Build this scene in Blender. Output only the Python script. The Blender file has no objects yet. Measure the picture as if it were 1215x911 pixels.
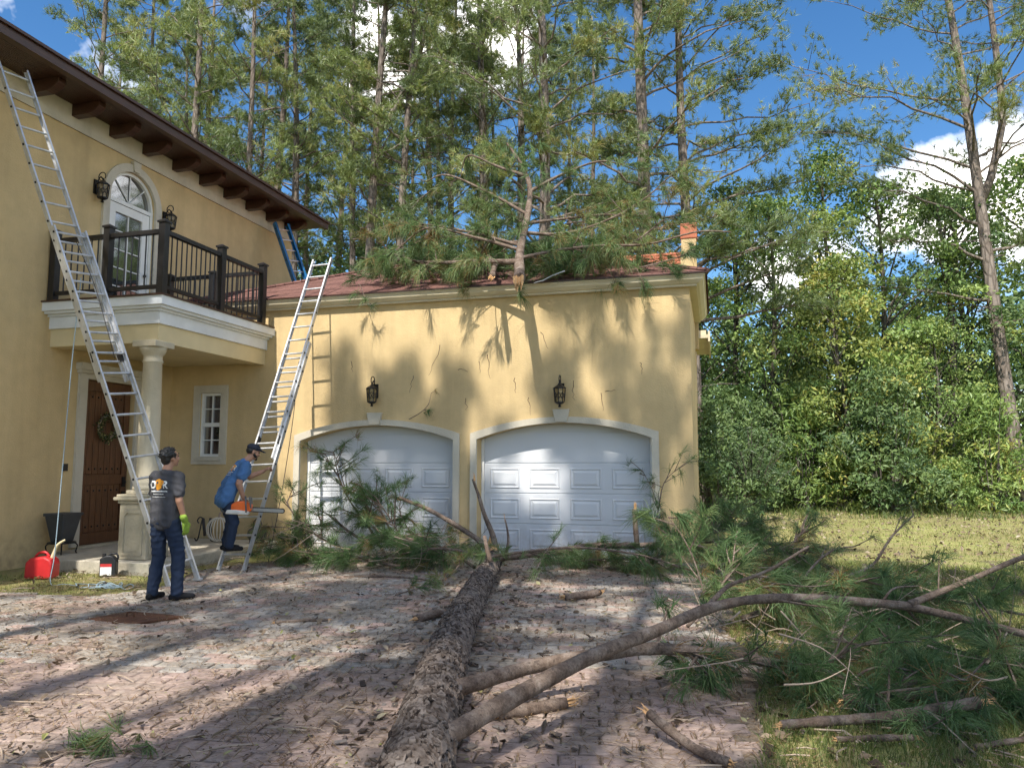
import bpy, math, random
import numpy as np
from mathutils import Vector, Matrix, Quaternion
from mathutils.bvhtree import BVHTree

SC = bpy.context.scene
COL = SC.collection
R = math.radians
# ------------------------------------------------------------------ camera
cam_d = bpy.data.cameras.new('camera')
cam = bpy.data.objects.new('camera', cam_d)
COL.objects.link(cam)
cam.location = (0, 0, 1.6)
PITCH = math.atan((550 - 455.5) / 900.0)
cam.rotation_euler = (math.pi / 2 + PITCH, 0, R(15.0))
cam_d.sensor_fit = 'HORIZONTAL'
cam_d.sensor_width = 36.0
cam_d.lens = 36.0 * 900.0 / 1215.0
cam_d.clip_start = 0.1
cam_d.clip_end = 1500
SC.camera = cam
# ------------------------------------------------------------------ sky and sun
SUN_TO = Vector((-0.06, -1.0, 1.33)).normalized()          # towards the sun
SUN_EL = math.asin(SUN_TO.z)
SUN_AZ = math.atan2(SUN_TO.x, SUN_TO.y)
world = bpy.data.worlds.new('World')
SC.world = world
world.use_nodes = True
nt = world.node_tree
nt.nodes.clear()
def wn(t, **k):
    n = nt.nodes.new(t)
    for a, b in k.items():
        setattr(n, a, b)
    return n
def wl(a, b):
    nt.links.new(a, b)
w_out = wn('ShaderNodeOutputWorld')
w_bg = wn('ShaderNodeBackground')
w_bg.inputs['Strength'].default_value = 0.15
sky = wn('ShaderNodeTexSky', sky_type='NISHITA', sun_disc=False)
sky.sun_elevation = SUN_EL
sky.sun_rotation = SUN_AZ
sky.air_density = 1.0
sky.dust_density = 0.1
sky.ozone_density = 3.0
w_tc = wn('ShaderNodeTexCoord')
def wmath(op, a, b=None, clamp=False):
    n = wn('ShaderNodeMath', operation=op)
    n.use_clamp = clamp
    for i, v in enumerate((a, b)):
        if v is None:
            continue
        if isinstance(v, (int, float)):
            n.inputs[i].default_value = v
        else:
            wl(v, n.inputs[i])
    return n.outputs[0]
w_n1 = wn('ShaderNodeTexNoise')
w_n1.inputs['Scale'].default_value = 9.0
w_n1.inputs['Detail'].default_value = 9.0
w_n1.inputs['Roughness'].default_value = 0.58
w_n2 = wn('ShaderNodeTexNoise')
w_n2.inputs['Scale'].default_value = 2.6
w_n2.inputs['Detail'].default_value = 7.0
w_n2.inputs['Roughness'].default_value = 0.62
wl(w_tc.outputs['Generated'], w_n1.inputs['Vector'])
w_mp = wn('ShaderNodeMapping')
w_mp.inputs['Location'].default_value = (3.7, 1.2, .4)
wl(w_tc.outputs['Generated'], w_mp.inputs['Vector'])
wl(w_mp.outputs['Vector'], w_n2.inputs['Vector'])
def blob(d, r, amp):
    v = wn('ShaderNodeVectorMath', operation='DISTANCE')
    wl(w_tc.outputs['Generated'], v.inputs[0])
    v.inputs[1].default_value = d
    a = wmath('SUBTRACT', r, v.outputs['Value'])
    b = wmath('MULTIPLY', wmath('SUBTRACT', w_n1.outputs['Fac'], 0.5), amp)
    return wmath('MULTIPLY', wmath('ADD', a, b), 30.0, True)
cl = wmath('MULTIPLY', wmath('SUBTRACT', w_n2.outputs['Fac'], 0.50), 6.0, True)  # added cloud cover: bright neutral fill light from sky outside the view
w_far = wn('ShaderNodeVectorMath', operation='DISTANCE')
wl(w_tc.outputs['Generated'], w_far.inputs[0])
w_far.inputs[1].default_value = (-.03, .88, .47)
cl = wmath('MULTIPLY', cl, wmath('MULTIPLY', wmath('SUBTRACT', w_far.outputs['Value'], 0.36), 4.0, True))  # added fill clouds fade out towards the view centre, where the blobs take over
for d, r, amp in [((0.262, .918, .296), 0.074, .12), ((0.318, .895, .310), 0.066, .12), ((0.208, .935, .272), 0.040, .12), ((.345, .89, .262), .06, .12),
                  ((.080, .965, .240), .040, .12), ((.13, .95, .225), .05, .12), ((-0.25, .83, .508), 0.075, .16), ((-0.37, .81, .49), 0.06, .16)]:
    cl = wmath('MAXIMUM', cl, blob(d, r, amp))
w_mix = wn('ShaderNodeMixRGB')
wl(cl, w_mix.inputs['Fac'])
w_hs = wn('ShaderNodeHueSaturation')
w_hs.inputs['Saturation'].default_value = 1.24
w_hs.inputs['Value'].default_value = 0.76
wl(sky.outputs['Color'], w_hs.inputs['Color'])
wl(w_hs.outputs['Color'], w_mix.inputs['Color1'])
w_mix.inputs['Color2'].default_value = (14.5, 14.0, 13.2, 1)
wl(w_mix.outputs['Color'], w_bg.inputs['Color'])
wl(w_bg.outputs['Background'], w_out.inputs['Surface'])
sun_d = bpy.data.lights.new('sun', 'SUN')
sun_d.energy = 4.4
sun_d.angle = R(0.53)
sun_d.color = (1.0, 0.945, 0.86)
sun = bpy.data.objects.new('sun', sun_d)
COL.objects.link(sun)
sun.location = (-3, -20, 30)
sun.rotation_euler = SUN_TO.to_track_quat('Z', 'Y').to_euler()
vs = SC.view_settings
vs.view_transform = 'Standard'
vs.look = 'None'
vs.gamma = 1.0
vs.use_curve_mapping = False
vs.exposure = 0.72
SC.render.engine = 'CYCLES'
SC.cycles.max_bounces = 4
SC.cycles.diffuse_bounces = 2
SC.cycles.glossy_bounces = 3
SC.cycles.transmission_bounces = 3
SC.cycles.use_denoising = True
SC.cycles.use_adaptive_sampling = True
SC.cycles.adaptive_threshold = 0.03
SC.cycles.use_auto_tile = False
try:
    SC.cycles.denoising_prefilter = 'NONE'
    SC.cycles.denoising_input_passes = 'RGB_ALBEDO_NORMAL'
except Exception:
    pass
SC.cycles.sample_clamp_indirect = 6

# ------------------------------------------------------------------ mesh helpers
rng = np.random.default_rng(7)
random.seed(7)
def A(*v):
    return np.array(v, dtype=float)
def unit(v):
    v = np.asarray(v, dtype=float)
    return v / (np.linalg.norm(v, axis=-1, keepdims=True) + 1e-12)

class G:
    """collects numpy vertex / face blocks that become ONE mesh"""
    def __init__(s):
        s.V = []; s.F = []; s.T = []; s.n = 0
    def add(s, v, f, tint=None):
        v = np.asarray(v, dtype=np.float32).reshape(-1, 3)
        off = s.n
        s.V.append(v)
        s.T.append(np.full(len(v), .5, np.float32) if tint is None else np.broadcast_to(np.asarray(tint, np.float32), (len(v),)))
        s.n += len(v)
        if isinstance(f, np.ndarray):
            s.F.append(f.astype(np.int64) + off)
        else:
            for k in sorted(set(len(x) for x in f)):
                s.F.append(np.array([x for x in f if len(x) == k], dtype=np.int64) + off)
        return s
    def obox(s, c, ax, ay, az, h, tint=None):
        c, ax, ay, az = [np.asarray(q, float) for q in (c, ax, ay, az)]
        v = [c + ax * h[0] * i + ay * h[1] * j + az * h[2] * k for i in (-1, 1) for j in (-1, 1) for k in (-1, 1)]
        return s.add(v, [(0, 1, 3, 2), (4, 6, 7, 5), (0, 4, 5, 1), (2, 3, 7, 6), (0, 2, 6, 4), (1, 5, 7, 3)], tint)
    def box(s, x0, x1, y0, y1, z0, z1, tint=None):
        return s.obox(((x0 + x1) / 2, (y0 + y1) / 2, (z0 + z1) / 2), (1, 0, 0), (0, 1, 0), (0, 0, 1), ((x1 - x0) / 2, (y1 - y0) / 2, (z1 - z0) / 2), tint)
    def tube(s, pts, rad, n=8, caps=True, tint=None):
        p = np.asarray(pts, float)
        m = len(p)
        rad = np.broadcast_to(np.asarray(rad, float), (m,))
        t = np.gradient(p, axis=0) if m > 2 else np.repeat((p[1] - p[0])[None], m, 0)
        t = unit(t)
        ref = A(0, 0, 1) if abs(t[0][2]) < .9 else A(1, 0, 0)
        u = unit(np.cross(t[0], ref))
        us = []
        for i in range(m):
            u = u - t[i] * (u @ t[i])
            u = unit(u)
            us.append(u)
        us = np.array(us)
        ws = np.cross(t, us)
        a = np.linspace(0, 2 * np.pi, n, endpoint=False)
        ring = us[:, None, :] * np.cos(a)[None, :, None] + ws[:, None, :] * np.sin(a)[None, :, None]
        v = (p[:, None, :] + ring * rad[:, None, None]).reshape(-1, 3)
        i = np.arange(m - 1)[:, None] * n
        j = np.arange(n)[None]
        k = (j + 1) % n
        f = np.stack([i + j, i + k, i + n + k, i + n + j], -1).reshape(-1, 4)
        off = s.n
        s.add(v, f, tint)
        if caps and n > 2:
            c0 = tuple(range(n))[::-1]
            c1 = tuple(range((m - 1) * n, m * n))
            s.F.append(np.array([c0, c1], dtype=np.int64) + off)
        return s
    def lathe(s, prof, c, n=24, tint=None):
        prof = np.asarray(prof, float)
        a = np.linspace(0, 2 * np.pi, n, endpoint=False)
        v = np.stack([c[0] + prof[:, None, 0] * np.cos(a), c[1] + prof[:, None, 0] * np.sin(a), c[2] + np.repeat(prof[:, 1:2], n, 1)], -1).reshape(-1, 3)
        m = len(prof)
        i = np.arange(m - 1)[:, None] * n
        j = np.arange(n)[None]
        k = (j + 1) % n
        f = np.stack([i + j, i + k, i + n + k, i + n + j], -1).reshape(-1, 4)
        off = s.n
        s.add(v, f, tint)
        s.F.append(np.array([tuple(range(n))[::-1], tuple(range((m - 1) * n, m * n))], dtype=np.int64) + off)
        return s
    def prism(s, poly, o, u, v, w, depth):
        """polygon (list of 2D) in plane o + u*a + v*b, extruded along w"""
        o, u, v, w = [np.asarray(q, float) for q in (o, u, v, w)]
        P = np.array([o + u * a + v * b for a, b in poly])
        n = len(P)
        f = [tuple(range(n))[::-1], tuple(range(n, 2 * n))] + [(i, (i + 1) % n, n + (i + 1) % n, n + i) for i in range(n)]
        return s.add(np.vstack([P, P + w * depth]), f)
    def sphere(s, c, r, n=10, m=7, tint=None):
        r = np.broadcast_to(np.asarray(r, float), (3,))
        th = np.linspace(0.0, np.pi, m + 1)[1:-1]
        a = np.linspace(0, 2 * np.pi, n, endpoint=False)
        v = np.stack([np.sin(th)[:, None] * np.cos(a), np.sin(th)[:, None] * np.sin(a), np.repeat(np.cos(th)[:, None], n, 1)], -1).reshape(-1, 3)
        v = np.vstack([v, [[0, 0, 1], [0, 0, -1]]]) * r + np.asarray(c, float)
        k = m - 1
        f = []
        for i in range(k - 1):
            for j in range(n):
                f.append((i * n + j, (i + 1) * n + j, (i + 1) * n + (j + 1) % n, i * n + (j + 1) % n))
        for j in range(n):
            f.append((k * n, j, (j + 1) % n))
            f.append((k * n + 1, (k - 1) * n + (j + 1) % n, (k - 1) * n + j))
        return s.add(v, f, tint)
    def mesh(s, name, smooth=False, tint=False):
        me = bpy.data.meshes.new(name)
        V = np.vstack(s.V).astype(np.float32)
        me.vertices.add(len(V))
        me.vertices.foreach_set('co', V.ravel())
        starts, tot, idx, o = [], [], [], 0
        for f in s.F:
            k = f.shape[1]
            starts.append(o + np.arange(len(f)) * k)
            tot.append(np.full(len(f), k))
            idx.append(f.ravel())
            o += f.size
        idx = np.concatenate(idx).astype(np.int32)
        starts = np.concatenate(starts).astype(np.int32)
        tot = np.concatenate(tot).astype(np.int32)
        me.loops.add(len(idx))
        me.loops.foreach_set('vertex_index', idx)
        me.polygons.add(len(starts))
        me.polygons.foreach_set('loop_start', starts)
        me.polygons.foreach_set('loop_total', tot)
        me.polygons.foreach_set('use_smooth', np.full(len(starts), bool(smooth)))
        if tint:
            at = me.attributes.new('tint', 'FLOAT', 'POINT')
            at.data.foreach_set('value', np.concatenate(s.T).astype(np.float32))
        me.update(calc_edges=True)
        return me
    def build(s, name, mat, parent=None, smooth=False, tint=False, bevel=0.0):
        me = s.mesh(name, smooth, tint)
        me.materials.append(mat)
        o = bpy.data.objects.new(name, me)
        COL.objects.link(o)
        if parent is not None:
            o.parent = parent
            o.matrix_parent_inverse = Matrix.Translation(parent.location).inverted() if parent.type == 'EMPTY' else Matrix()
        if bevel:
            b = o.modifiers.new('bevel', 'BEVEL')
            b.width = bevel
            b.segments = 2
            b.limit_method = 'ANGLE'
        return o

def empty(name, loc=(0, 0, 0)):
    o = bpy.data.objects.new(name, None)
    COL.objects.link(o)
    o.location = loc
    o.empty_display_size = .2
    return o
def tag(o, label, cat, group=None):
    o['label'] = label
    o['category'] = cat
    if group:
        o['group'] = group
    return o
def struct(o):
    o['kind'] = 'structure'
    return o
def stuff(o):
    o['kind'] = 'stuff'
    return o
def part(o, label=None):
    if label:
        o['label'] = label
    return o
def copy_tree(o, parent=None):
    c = o.copy()
    COL.objects.link(c)
    c.parent = parent
    for ch in list(o.children):
        copy_tree(ch, c)
    return c

# ------------------------------------------------------------------ materials
MATS = {}
class NM:
    def __init__(s, name):
        s.m = bpy.data.materials.new(name)
        s.m.use_nodes = True
        s.t = s.m.node_tree
        s.b = s.t.nodes['Principled BSDF']
        s.out = s.t.nodes['Material Output']
        MATS[name] = s.m
        s._co = None
    def n(s, t, **k):
        q = s.t.nodes.new(t)
        for a, b in k.items():
            setattr(q, a, b)
        return q
    def l(s, a, b):
        s.t.links.new(a, b)
    def obj(s):
        if s._co is None:
            s._co = s.n('ShaderNodeNewGeometry').outputs['Position']
        return s._co
    def mapped(s, scale):
        m = s.n('ShaderNodeMapping')
        m.inputs['Scale'].default_value = scale
        s.l(s.obj(), m.inputs['Vector'])
        return m.outputs['Vector']
    def noise(s, scale, detail=4, rough=.55, vec=None, dist=0):
        q = s.n('ShaderNodeTexNoise')
        q.inputs['Scale'].default_value = scale
        q.inputs['Detail'].default_value = detail
        q.inputs['Roughness'].default_value = rough
        q.inputs['Distortion'].default_value = dist
        s.l(vec if vec is not None else s.obj(), q.inputs['Vector'])
        return q.outputs['Fac']
    def voro(s, scale, feature='F1', vec=None):
        q = s.n('ShaderNodeTexVoronoi', feature=feature)
        q.inputs['Scale'].default_value = scale
        s.l(vec if vec is not None else s.obj(), q.inputs['Vector'])
        return q
    def ramp(s, fac, stops, interp='LINEAR'):
        q = s.n('ShaderNodeValToRGB')
        q.color_ramp.interpolation = interp
        e = q.color_ramp.elements
        while len(e) < len(stops):
            e.new(.5)
        for i, (p, c) in enumerate(stops):
            e[i].position = p
            c = (c, c, c) if isinstance(c, (int, float)) else c
            e[i].color = (*c, 1)
        s.l(fac, q.inputs['Fac'])
        return q.outputs['Color']
    def mix(s, fac, a, b, mode='MIX'):
        q = s.n('ShaderNodeMixRGB', blend_type=mode)
        for i, v in ((0, fac), (1, a), (2, b)):
            if isinstance(v, (int, float)):
                q.inputs[i].default_value = v if i == 0 else (v, v, v, 1)
            elif isinstance(v, tuple):
                q.inputs[i].default_value = (*v, 1)
            else:
                s.l(v, q.inputs[i])
        return q.outputs['Color']
    def attr(s, name):
        q = s.n('ShaderNodeAttribute', attribute_name=name)
        return q.outputs['Fac']
    def rand(s):
        return s.n('ShaderNodeObjectInfo').outputs['Random']
    def island(s):
        return s.n('ShaderNodeNewGeometry').outputs['Random Per Island']
    def col(s, c):
        if isinstance(c, tuple):
            s.b.inputs['Base Color'].default_value = (*c, 1)
        else:
            s.l(c, s.b.inputs['Base Color'])
        return s
    def rough(s, r):
        if isinstance(r, (int, float)):
            s.b.inputs['Roughness'].default_value = r
        else:
            s.l(r, s.b.inputs['Roughness'])
        return s
    def metal(s, v=1.0):
        s.b.inputs['Metallic'].default_value = v
        return s
    def spec(s, v):
        s.b.inputs['Specular IOR Level'].default_value = v
        return s
    def bump(s, h, strength=.3, dist=.02):
        q = s.n('ShaderNodeBump')
        q.inputs['Strength'].default_value = strength
        q.inputs['Distance'].default_value = dist
        s.l(h, q.inputs['Height'])
        s.l(q.outputs['Normal'], s.b.inputs['Normal'])
        return s
    def leafy(s, colour, trans=.35, gloss=.03):
        d = s.n('ShaderNodeBsdfDiffuse')
        tr = s.n('ShaderNodeBsdfTranslucent')
        gl = s.n('ShaderNodeBsdfGlossy')
        gl.inputs['Roughness'].default_value = .5
        s.l(colour, d.inputs['Color'])
        s.l(colour, tr.inputs['Color'])
        m1 = s.n('ShaderNodeMixShader')
        m1.inputs[0].default_value = trans
        s.l(d.outputs[0], m1.inputs[1])
        s.l(tr.outputs[0], m1.inputs[2])
        m2 = s.n('ShaderNodeMixShader')
        m2.inputs[0].default_value = gloss
        s.l(m1.outputs[0], m2.inputs[1])
        s.l(gl.outputs[0], m2.inputs[2])
        s.l(m2.outputs[0], s.out.inputs['Surface'])
        s.t.nodes.remove(s.b)
        return s

def plain(name, c, r=.5, metal=0, var=.12, scale=9, bump=.0, spec=.5):
    m = NM(name)
    f = m.noise(scale, 4)
    lo = tuple(x * (1 - var) for x in c)
    hi = tuple(min(1, x * (1 + var)) for x in c)
    m.col(m.ramp(f, [(.3, lo), (.7, hi)])).rough(r).metal(metal).spec(spec)
    if bump:
        m.bump(m.noise(scale * 8, 3), bump, .01)
    return m

def stucco(name, c, streak=.25):
    m = NM(name)
    big = m.noise(.55, 5, .6)
    st = m.noise(1.0, 4, .6, m.mapped((2.6, 2.6, .22)))
    fine = m.noise(38, 3, .6)
    mid = m.noise(5.5, 4, .6)
    base = m.ramp(big, [(.3, tuple(x * .86 for x in c)), (.7, tuple(min(1, x * 1.06) for x in c))])
    dirt = m.ramp(st, [(.42, 0), (.78, 1)])
    base = m.mix(m.mix(1.0, dirt, streak, 'MULTIPLY'), base, tuple(x * .55 for x in c))
    base = m.mix(.14, base, m.ramp(mid, [(.3, .35), (.7, 1.0)]), 'MULTIPLY')
    sp = m.n('ShaderNodeSeparateXYZ')
    m.l(m.obj(), sp.inputs[0])
    low = m.n('ShaderNodeMath', operation='SUBTRACT')
    low.inputs[0].default_value = .9
    m.l(sp.outputs['Z'], low.inputs[1])
    splash = m.mix(1.0, m.ramp(low.outputs[0], [(.1, 0), (.9, 1)]), m.ramp(m.noise(6, 6, .7), [(.40, 0), (.68, .75)]), 'MULTIPLY')
    base = m.mix(splash, base, tuple(x * .42 for x in c))
    spot = m.ramp(m.noise(17, 5, .75), [(.66, 0), (.74, .55)])
    base = m.mix(spot, base, tuple(x * .6 for x in c))
    m.col(base).rough(.92).spec(.2)
    m.bump(m.mix(.4, fine, mid), .6, .016)
    return m
M = MATS
stucco('stucco', (.635, .475, .25), .42)
stucco('stucco_trim', (.62, .565, .455), .4)
stucco('cast_stone', (.60, .53, .39), .45)
plain('white_paint', (.78, .78, .75), .45, var=.06, scale=3)
plain('white_trim', (.74, .77, .80), .55, var=.10, scale=2.2)
def door_paint():
    m = NM('garage_door_paint')
    g = m.noise(2, 4, .6, m.mapped((1, 1, 30)))
    d = m.noise(.9, 4)
    sp = m.n('ShaderNodeSeparateXYZ')
    m.l(m.obj(), sp.inputs[0])
    sc_ = m.noise(7, 5, .7)
    low = m.n('ShaderNodeMath', operation='SUBTRACT')
    low.inputs[0].default_value = .95
    m.l(sp.outputs['Z'], low.inputs[1])
    dirt = m.mix(1.0, m.ramp(low.outputs[0], [(.2, 0), (.95, 1)]), m.ramp(sc_, [(.35, 0), (.7, .8)]), 'MULTIPLY')
    c0 = m.mix(m.ramp(d, [(.35, 0), (.8, .35)]), (.64, .655, .675), (.53, .535, .54))
    m.col(m.mix(dirt, c0, (.40, .34, .27))).rough(.62).spec(.3)
    m.bump(g, .12, .004)
door_paint()
plain('cream_paint', (.66, .55, .33), .6, var=.08, scale=2)
plain('cornice', (.60, .52, .36), .6, var=.1, scale=1.5)
def wood(name, c, grain=(1, 14, 14), r=.45):
    m = NM(name)
    f = m.noise(2.4, 6, .65, m.mapped(grain), .6)
    m.col(m.ramp(f, [(.3, tuple(x * .55 for x in c)), (.7, tuple(x * 1.25 for x in c))])).rough(r)
    m.bump(f, .15, .004)
wood('eave_wood', (.060, .026, .017), (14, 1, 14), .42)
wood('door_wood', (.135, .058, .026), (14, 14, 1.2), .42)
plain('black_metal', (.014, .013, .013), .42, .3, var=.3)
plain('dark_paint', (.016, .015, .016), .38, var=.25)
def alu():
    m = NM('aluminium')
    f = m.noise(6, 5, .6)
    s = m.noise(30, 3, .6)
    m.col(m.ramp(f, [(.25, (.48, .49, .50)), (.75, (.74, .745, .75))])).metal(.75)
    m.rough(m.ramp(s, [(.3, .32), (.7, .55)]))
alu()
plain('ladder_grey', (.52, .52, .51), .5, .3, var=.1)
plain('black_rubber', (.02, .02, .02), .7)
plain('blue_fibreglass', (.015, .12, .28), .45, var=.2)
def roofm(name, c, scale=7.0):
    m = NM(name)
    v = m.voro(scale, 'F1', m.mapped((1, 1, 1)))
    w = m.n('ShaderNodeTexBrick')
    w.inputs['Scale'].default_value = 1.0
    w.inputs['Brick Width'].default_value = .32
    w.inputs['Row Height'].default_value = .13
    w.inputs['Mortar Size'].default_value = .006
    w.inputs['Color1'].default_value = (*[x * .72 for x in c], 1)
    w.inputs['Color2'].default_value = (*[min(1, x * 1.25) for x in c], 1)
    w.inputs['Mortar'].default_value = (*[x * .3 for x in c], 1)
    m.l(m.obj(), w.inputs['Vector'])
    n = m.noise(2.2, 5, .65)
    m.col(m.mix(m.ramp(n, [(.4, 0), (.75, .55)]), w.outputs['Color'], tuple(x * .5 for x in c))).rough(.92).spec(.15)
    m.bump(m.mix(.5, w.outputs['Fac'], m.noise(60, 3)), .5, .01)
roofm('shingle', (.175, .090, .075))
plain('terracotta', (.42, .135, .07), .8, var=.2, scale=6, bump=.2)
def glass():
    m = NM('window_glass')
    m.col((.02, .026, .028)).rough(.05).spec(1.0)
    m.b.inputs['IOR'].default_value = 2.3
    m.bump(m.noise(1.2, 2), .03, .03)
glass()
def amber():
    m = NM('lantern_glass')
    m.col(m.ramp(m.noise(30, 3), [(.3, (.12, .08, .035)), (.7, (.34, .25, .12))])).rough(.2)
amber()
def bark(name, c1, c2, sc=(9, 9, 2.2), crack=.5, bstr=.9):
    m = NM(name)
    co = m.n('ShaderNodeTexCoord').outputs['Object']
    mp = m.n('ShaderNodeMapping')
    mp.inputs['Scale'].default_value = sc
    m.l(co, mp.inputs['Vector'])
    nz = m.noise(1.5, 4, .6, mp.outputs['Vector'])
    wv = m.mix(.12, mp.outputs['Vector'], m.n('ShaderNodeTexNoise').outputs['Color'])
    v = m.voro(1.0, 'DISTANCE_TO_EDGE', mp.outputs['Vector'])
    vc = m.voro(1.0, 'F1', mp.outputs['Vector'])
    e = m.ramp(v.outputs['Distance'], [(.02, 0), (.22, 1)])
    sep = m.n('ShaderNodeSeparateColor')
    m.l(vc.outputs['Color'], sep.inputs[0])
    plate = m.mix(m.mix(.5, sep.outputs[0], nz), c1, c2)
    fine = m.noise(14, 4, .6, mp.outputs['Vector'])
    plate = m.mix(.35, plate, m.ramp(fine, [(.3, .3), (.7, 1.1)]), 'MULTIPLY')
    m.col(m.mix(m.mix(1.0, m.ramp(e, [(0, 1), (1, 0)]), crack, 'MULTIPLY'), plate, tuple(x * .3 for x in c1))).rough(.95).spec(.15)
    m.bump(m.mix(.3, e, fine), bstr, .03)
bark('pine_bark', (.15, .118, .096), (.36, .305, .26), (7, 7, 2.2))
bark('grey_bark', (.10, .085, .07), (.22, .195, .165), (9, 9, 2.0), .35, .5)
def branchbark():
    m = NM('branch_bark')
    a = m.noise(9, 5, .65)
    b = m.noise(70, 4, .7)
    c = m.noise(26, 3, .6)
    k = m.ramp(a, [(.3, (.10, .068, .050)), (.5, (.19, .140, .108)), (.72, (.31, .250, .205))])
    k = m.mix(.6, k, m.ramp(b, [(.3, .35), (.7, 1.25)]), 'MULTIPLY')
    k = m.mix(m.ramp(c, [(.58, 0), (.66, .6)]), k, (.045, .032, .026))
    m.col(k).rough(.95).spec(.15)
    m.bump(m.mix(.5, b, c), .8, .012)
branchbark()
def logbark():
    m = NM('log_bark')
    t = m.attr('tint')
    n = m.noise(22, 5, .65)
    b = m.noise(3.0, 4, .6)
    c = m.ramp(t, [(0.0, (.022, .016, .013)), (.30, (.085, .065, .053)), (.6, (.165, .135, .116)), (1.0, (.28, .24, .21))])
    c = m.mix(.5, c, m.ramp(n, [(.3, .45), (.7, 1.25)]), 'MULTIPLY')
    c = m.mix(m.ramp(b, [(.5, 0), (.75, .45)]), c, (.16, .145, .13))
    m.col(c).rough(.95).spec(.15)
    m.bump(n, .7, .012)
logbark()
plain('split_wood', (.62, .36, .16), .8, var=.35, scale=14, bump=.3)
plain('dry_wood', (.34, .26, .19), .9, var=.3, scale=9, bump=.3)
def needles(name, stops, trans=.30, gloss=.03):
    m = NM(name)
    t = m.attr('tint')
    r = m.rand()
    c = m.ramp(t, stops)
    c = m.mix(.22, c, m.ramp(r, [(0, (.55, .62, .5)), (1, (1.0, 1.0, .85))]), 'MULTIPLY')
    m.leafy(c, trans, gloss)
needles('needles_far', [(0, (.095, .145, .048)), (.5, (.205, .270, .080)), (.85, (.335, .395, .112)), (1, (.42, .37, .14))], .30, .07)
needles('needles_fallen', [(0, (0.067, 0.122, 0.044)), (.5, (0.116, 0.195, 0.067)), (.88, (0.201, 0.262, 0.098)), (.93, (0.232, 0.207, 0.085)), (1, (0.317, 0.171, 0.061))])
needles('leaf_mid', [(0, (0.122, 0.208, 0.059)), (.5, (0.226, 0.332, 0.087)), (.9, (0.357, 0.436, 0.122)), (1, (0.557, 0.522, 0.139))], .28, .04)
needles('leaf_yellow', [(0, (0.177, 0.237, 0.059)), (.5, (0.310, 0.348, 0.081)), (.9, (0.488, 0.443, 0.111)), (1, (0.600, 0.503, 0.133))], .28, .04)
needles('leaf_dark', [(0, (0.068, 0.121, 0.049)), (.5, (0.121, 0.194, 0.068)), (1, (0.203, 0.276, 0.094))], .25, .035)
needles('leaf_willow', [(0, (.060, .105, .045)), (1, (.15, .21, .10))], .3)
needles('grass_blade', [(0, (0.076, 0.120, 0.028)), (.5, (0.145, 0.184, 0.045)), (.8, (0.265, 0.253, 0.095)), (1, (0.430, 0.354, 0.177))], .3)
needles('dead_leaf', [(0, (.045, .032, .022)), (.35, (.115, .078, .050)), (.7, (.26, .19, .125)), (.93, (.40, .33, .24)), (1, (.26, .28, .06))], .15)
needles('dead_needle', [(0, (.11, .060, .030)), (.6, (.23, .135, .065)), (1, (.38, .27, .16))], .1)
needles('wreath_leaf', [(0, (.025, .045, .015)), (.8, (.07, .09, .03)), (1, (.4, .32, .12))], .1)
# ------------------------------------------------------------------ ground, lawn, drive
def ground_mat():
    m = NM('lawn_soil')
    a = m.noise(.35, 5, .6)
    b = m.noise(2.6, 6, .65)
    c = m.noise(24, 4, .65)
    g = m.ramp(b, [(.3, (.17, .20, .06)), (.5, (.30, .305, .105)), (.7, (.44, .40, .19))])
    s = m.ramp(c, [(.3, (.10, .068, .042)), (.7, (.26, .195, .125))])
    m.col(m.mix(m.ramp(m.mix(.5, a, b), [(.42, 0), (.62, .8)]), g, s)).rough(1).spec(.1)
    m.bump(c, .8, .03)
def sand_mat():
    m = NM('joint_sand')
    c = m.noise(30, 4, .65)
    m.col(m.ramp(c, [(.3, (.12, .09, .065)), (.7, (.30, .24, .175))])).rough(1).spec(.1)
    m.bump(c, .8, .02)
def paver_mat():
    m = NM('paver')
    r = m.island()
    base = m.ramp(r, [(0, (.34, .31, .275)), (.30, (.42, .385, .345)), (.52, (.39, .285, .245)), (.70, (.45, .325, .285)), (.85, (.355, .34, .315)), (1, (.50, .46, .405))], 'CONSTANT')
    d = m.noise(1.1, 6, .68)
    e = m.noise(16, 5, .7)
    base = m.mix(.55, base, m.ramp(e, [(.3, .5), (.7, 1.15)]), 'MULTIPLY')
    base = m.mix(m.ramp(d, [(.38, .08), (.65, .76)]), base, m.ramp(e, [(.35, (.15, .122, .09)), (.65, (.34, .29, .225))]))
    m.col(base).rough(.95).spec(.15)
    m.bump(e, .6, .012)
ground_mat(); sand_mat(); paver_mat()

g = G()
xs = np.linspace(-90, 90, 61)
ys = np.linspace(-50, 130, 61)
X, Y = np.meshgrid(xs, ys, indexing='ij')
Z = np.zeros_like(X) - .012
n = 61
idx = np.arange(n * n).reshape(n, n)
g.add(np.stack([X, Y, Z], -1).reshape(-1, 3), np.stack([idx[:-1, :-1], idx[1:, :-1], idx[1:, 1:], idx[:-1, 1:]], -1).reshape(-1, 4))
ground = struct(g.build('ground', M['lawn_soil']))

DX0, DX1, DY0, DY1 = -9.3, 0.15, 1.0, 13.10
def drive_right(y):
    return DX1 + .12 * math.sin(y * 1.3) + .07 * math.sin(y * 3.1)
def drive_left(y):
    return -9.2 if y < 7.7 else (-7.3 - .25 * math.sin(y * 2.0))
g = G()
yy = np.linspace(DY0, DY1, 40)
v = []
for y in yy:
    v += [(drive_left(y) - .05, y, -.004), (drive_right(y) + .05, y, -.004)]
g.add(v, [(2 * i, 2 * i + 1, 2 * i + 3, 2 * i + 2) for i in range(39)])
driveway = struct(g.build('driveway', M['joint_sand']))
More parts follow.
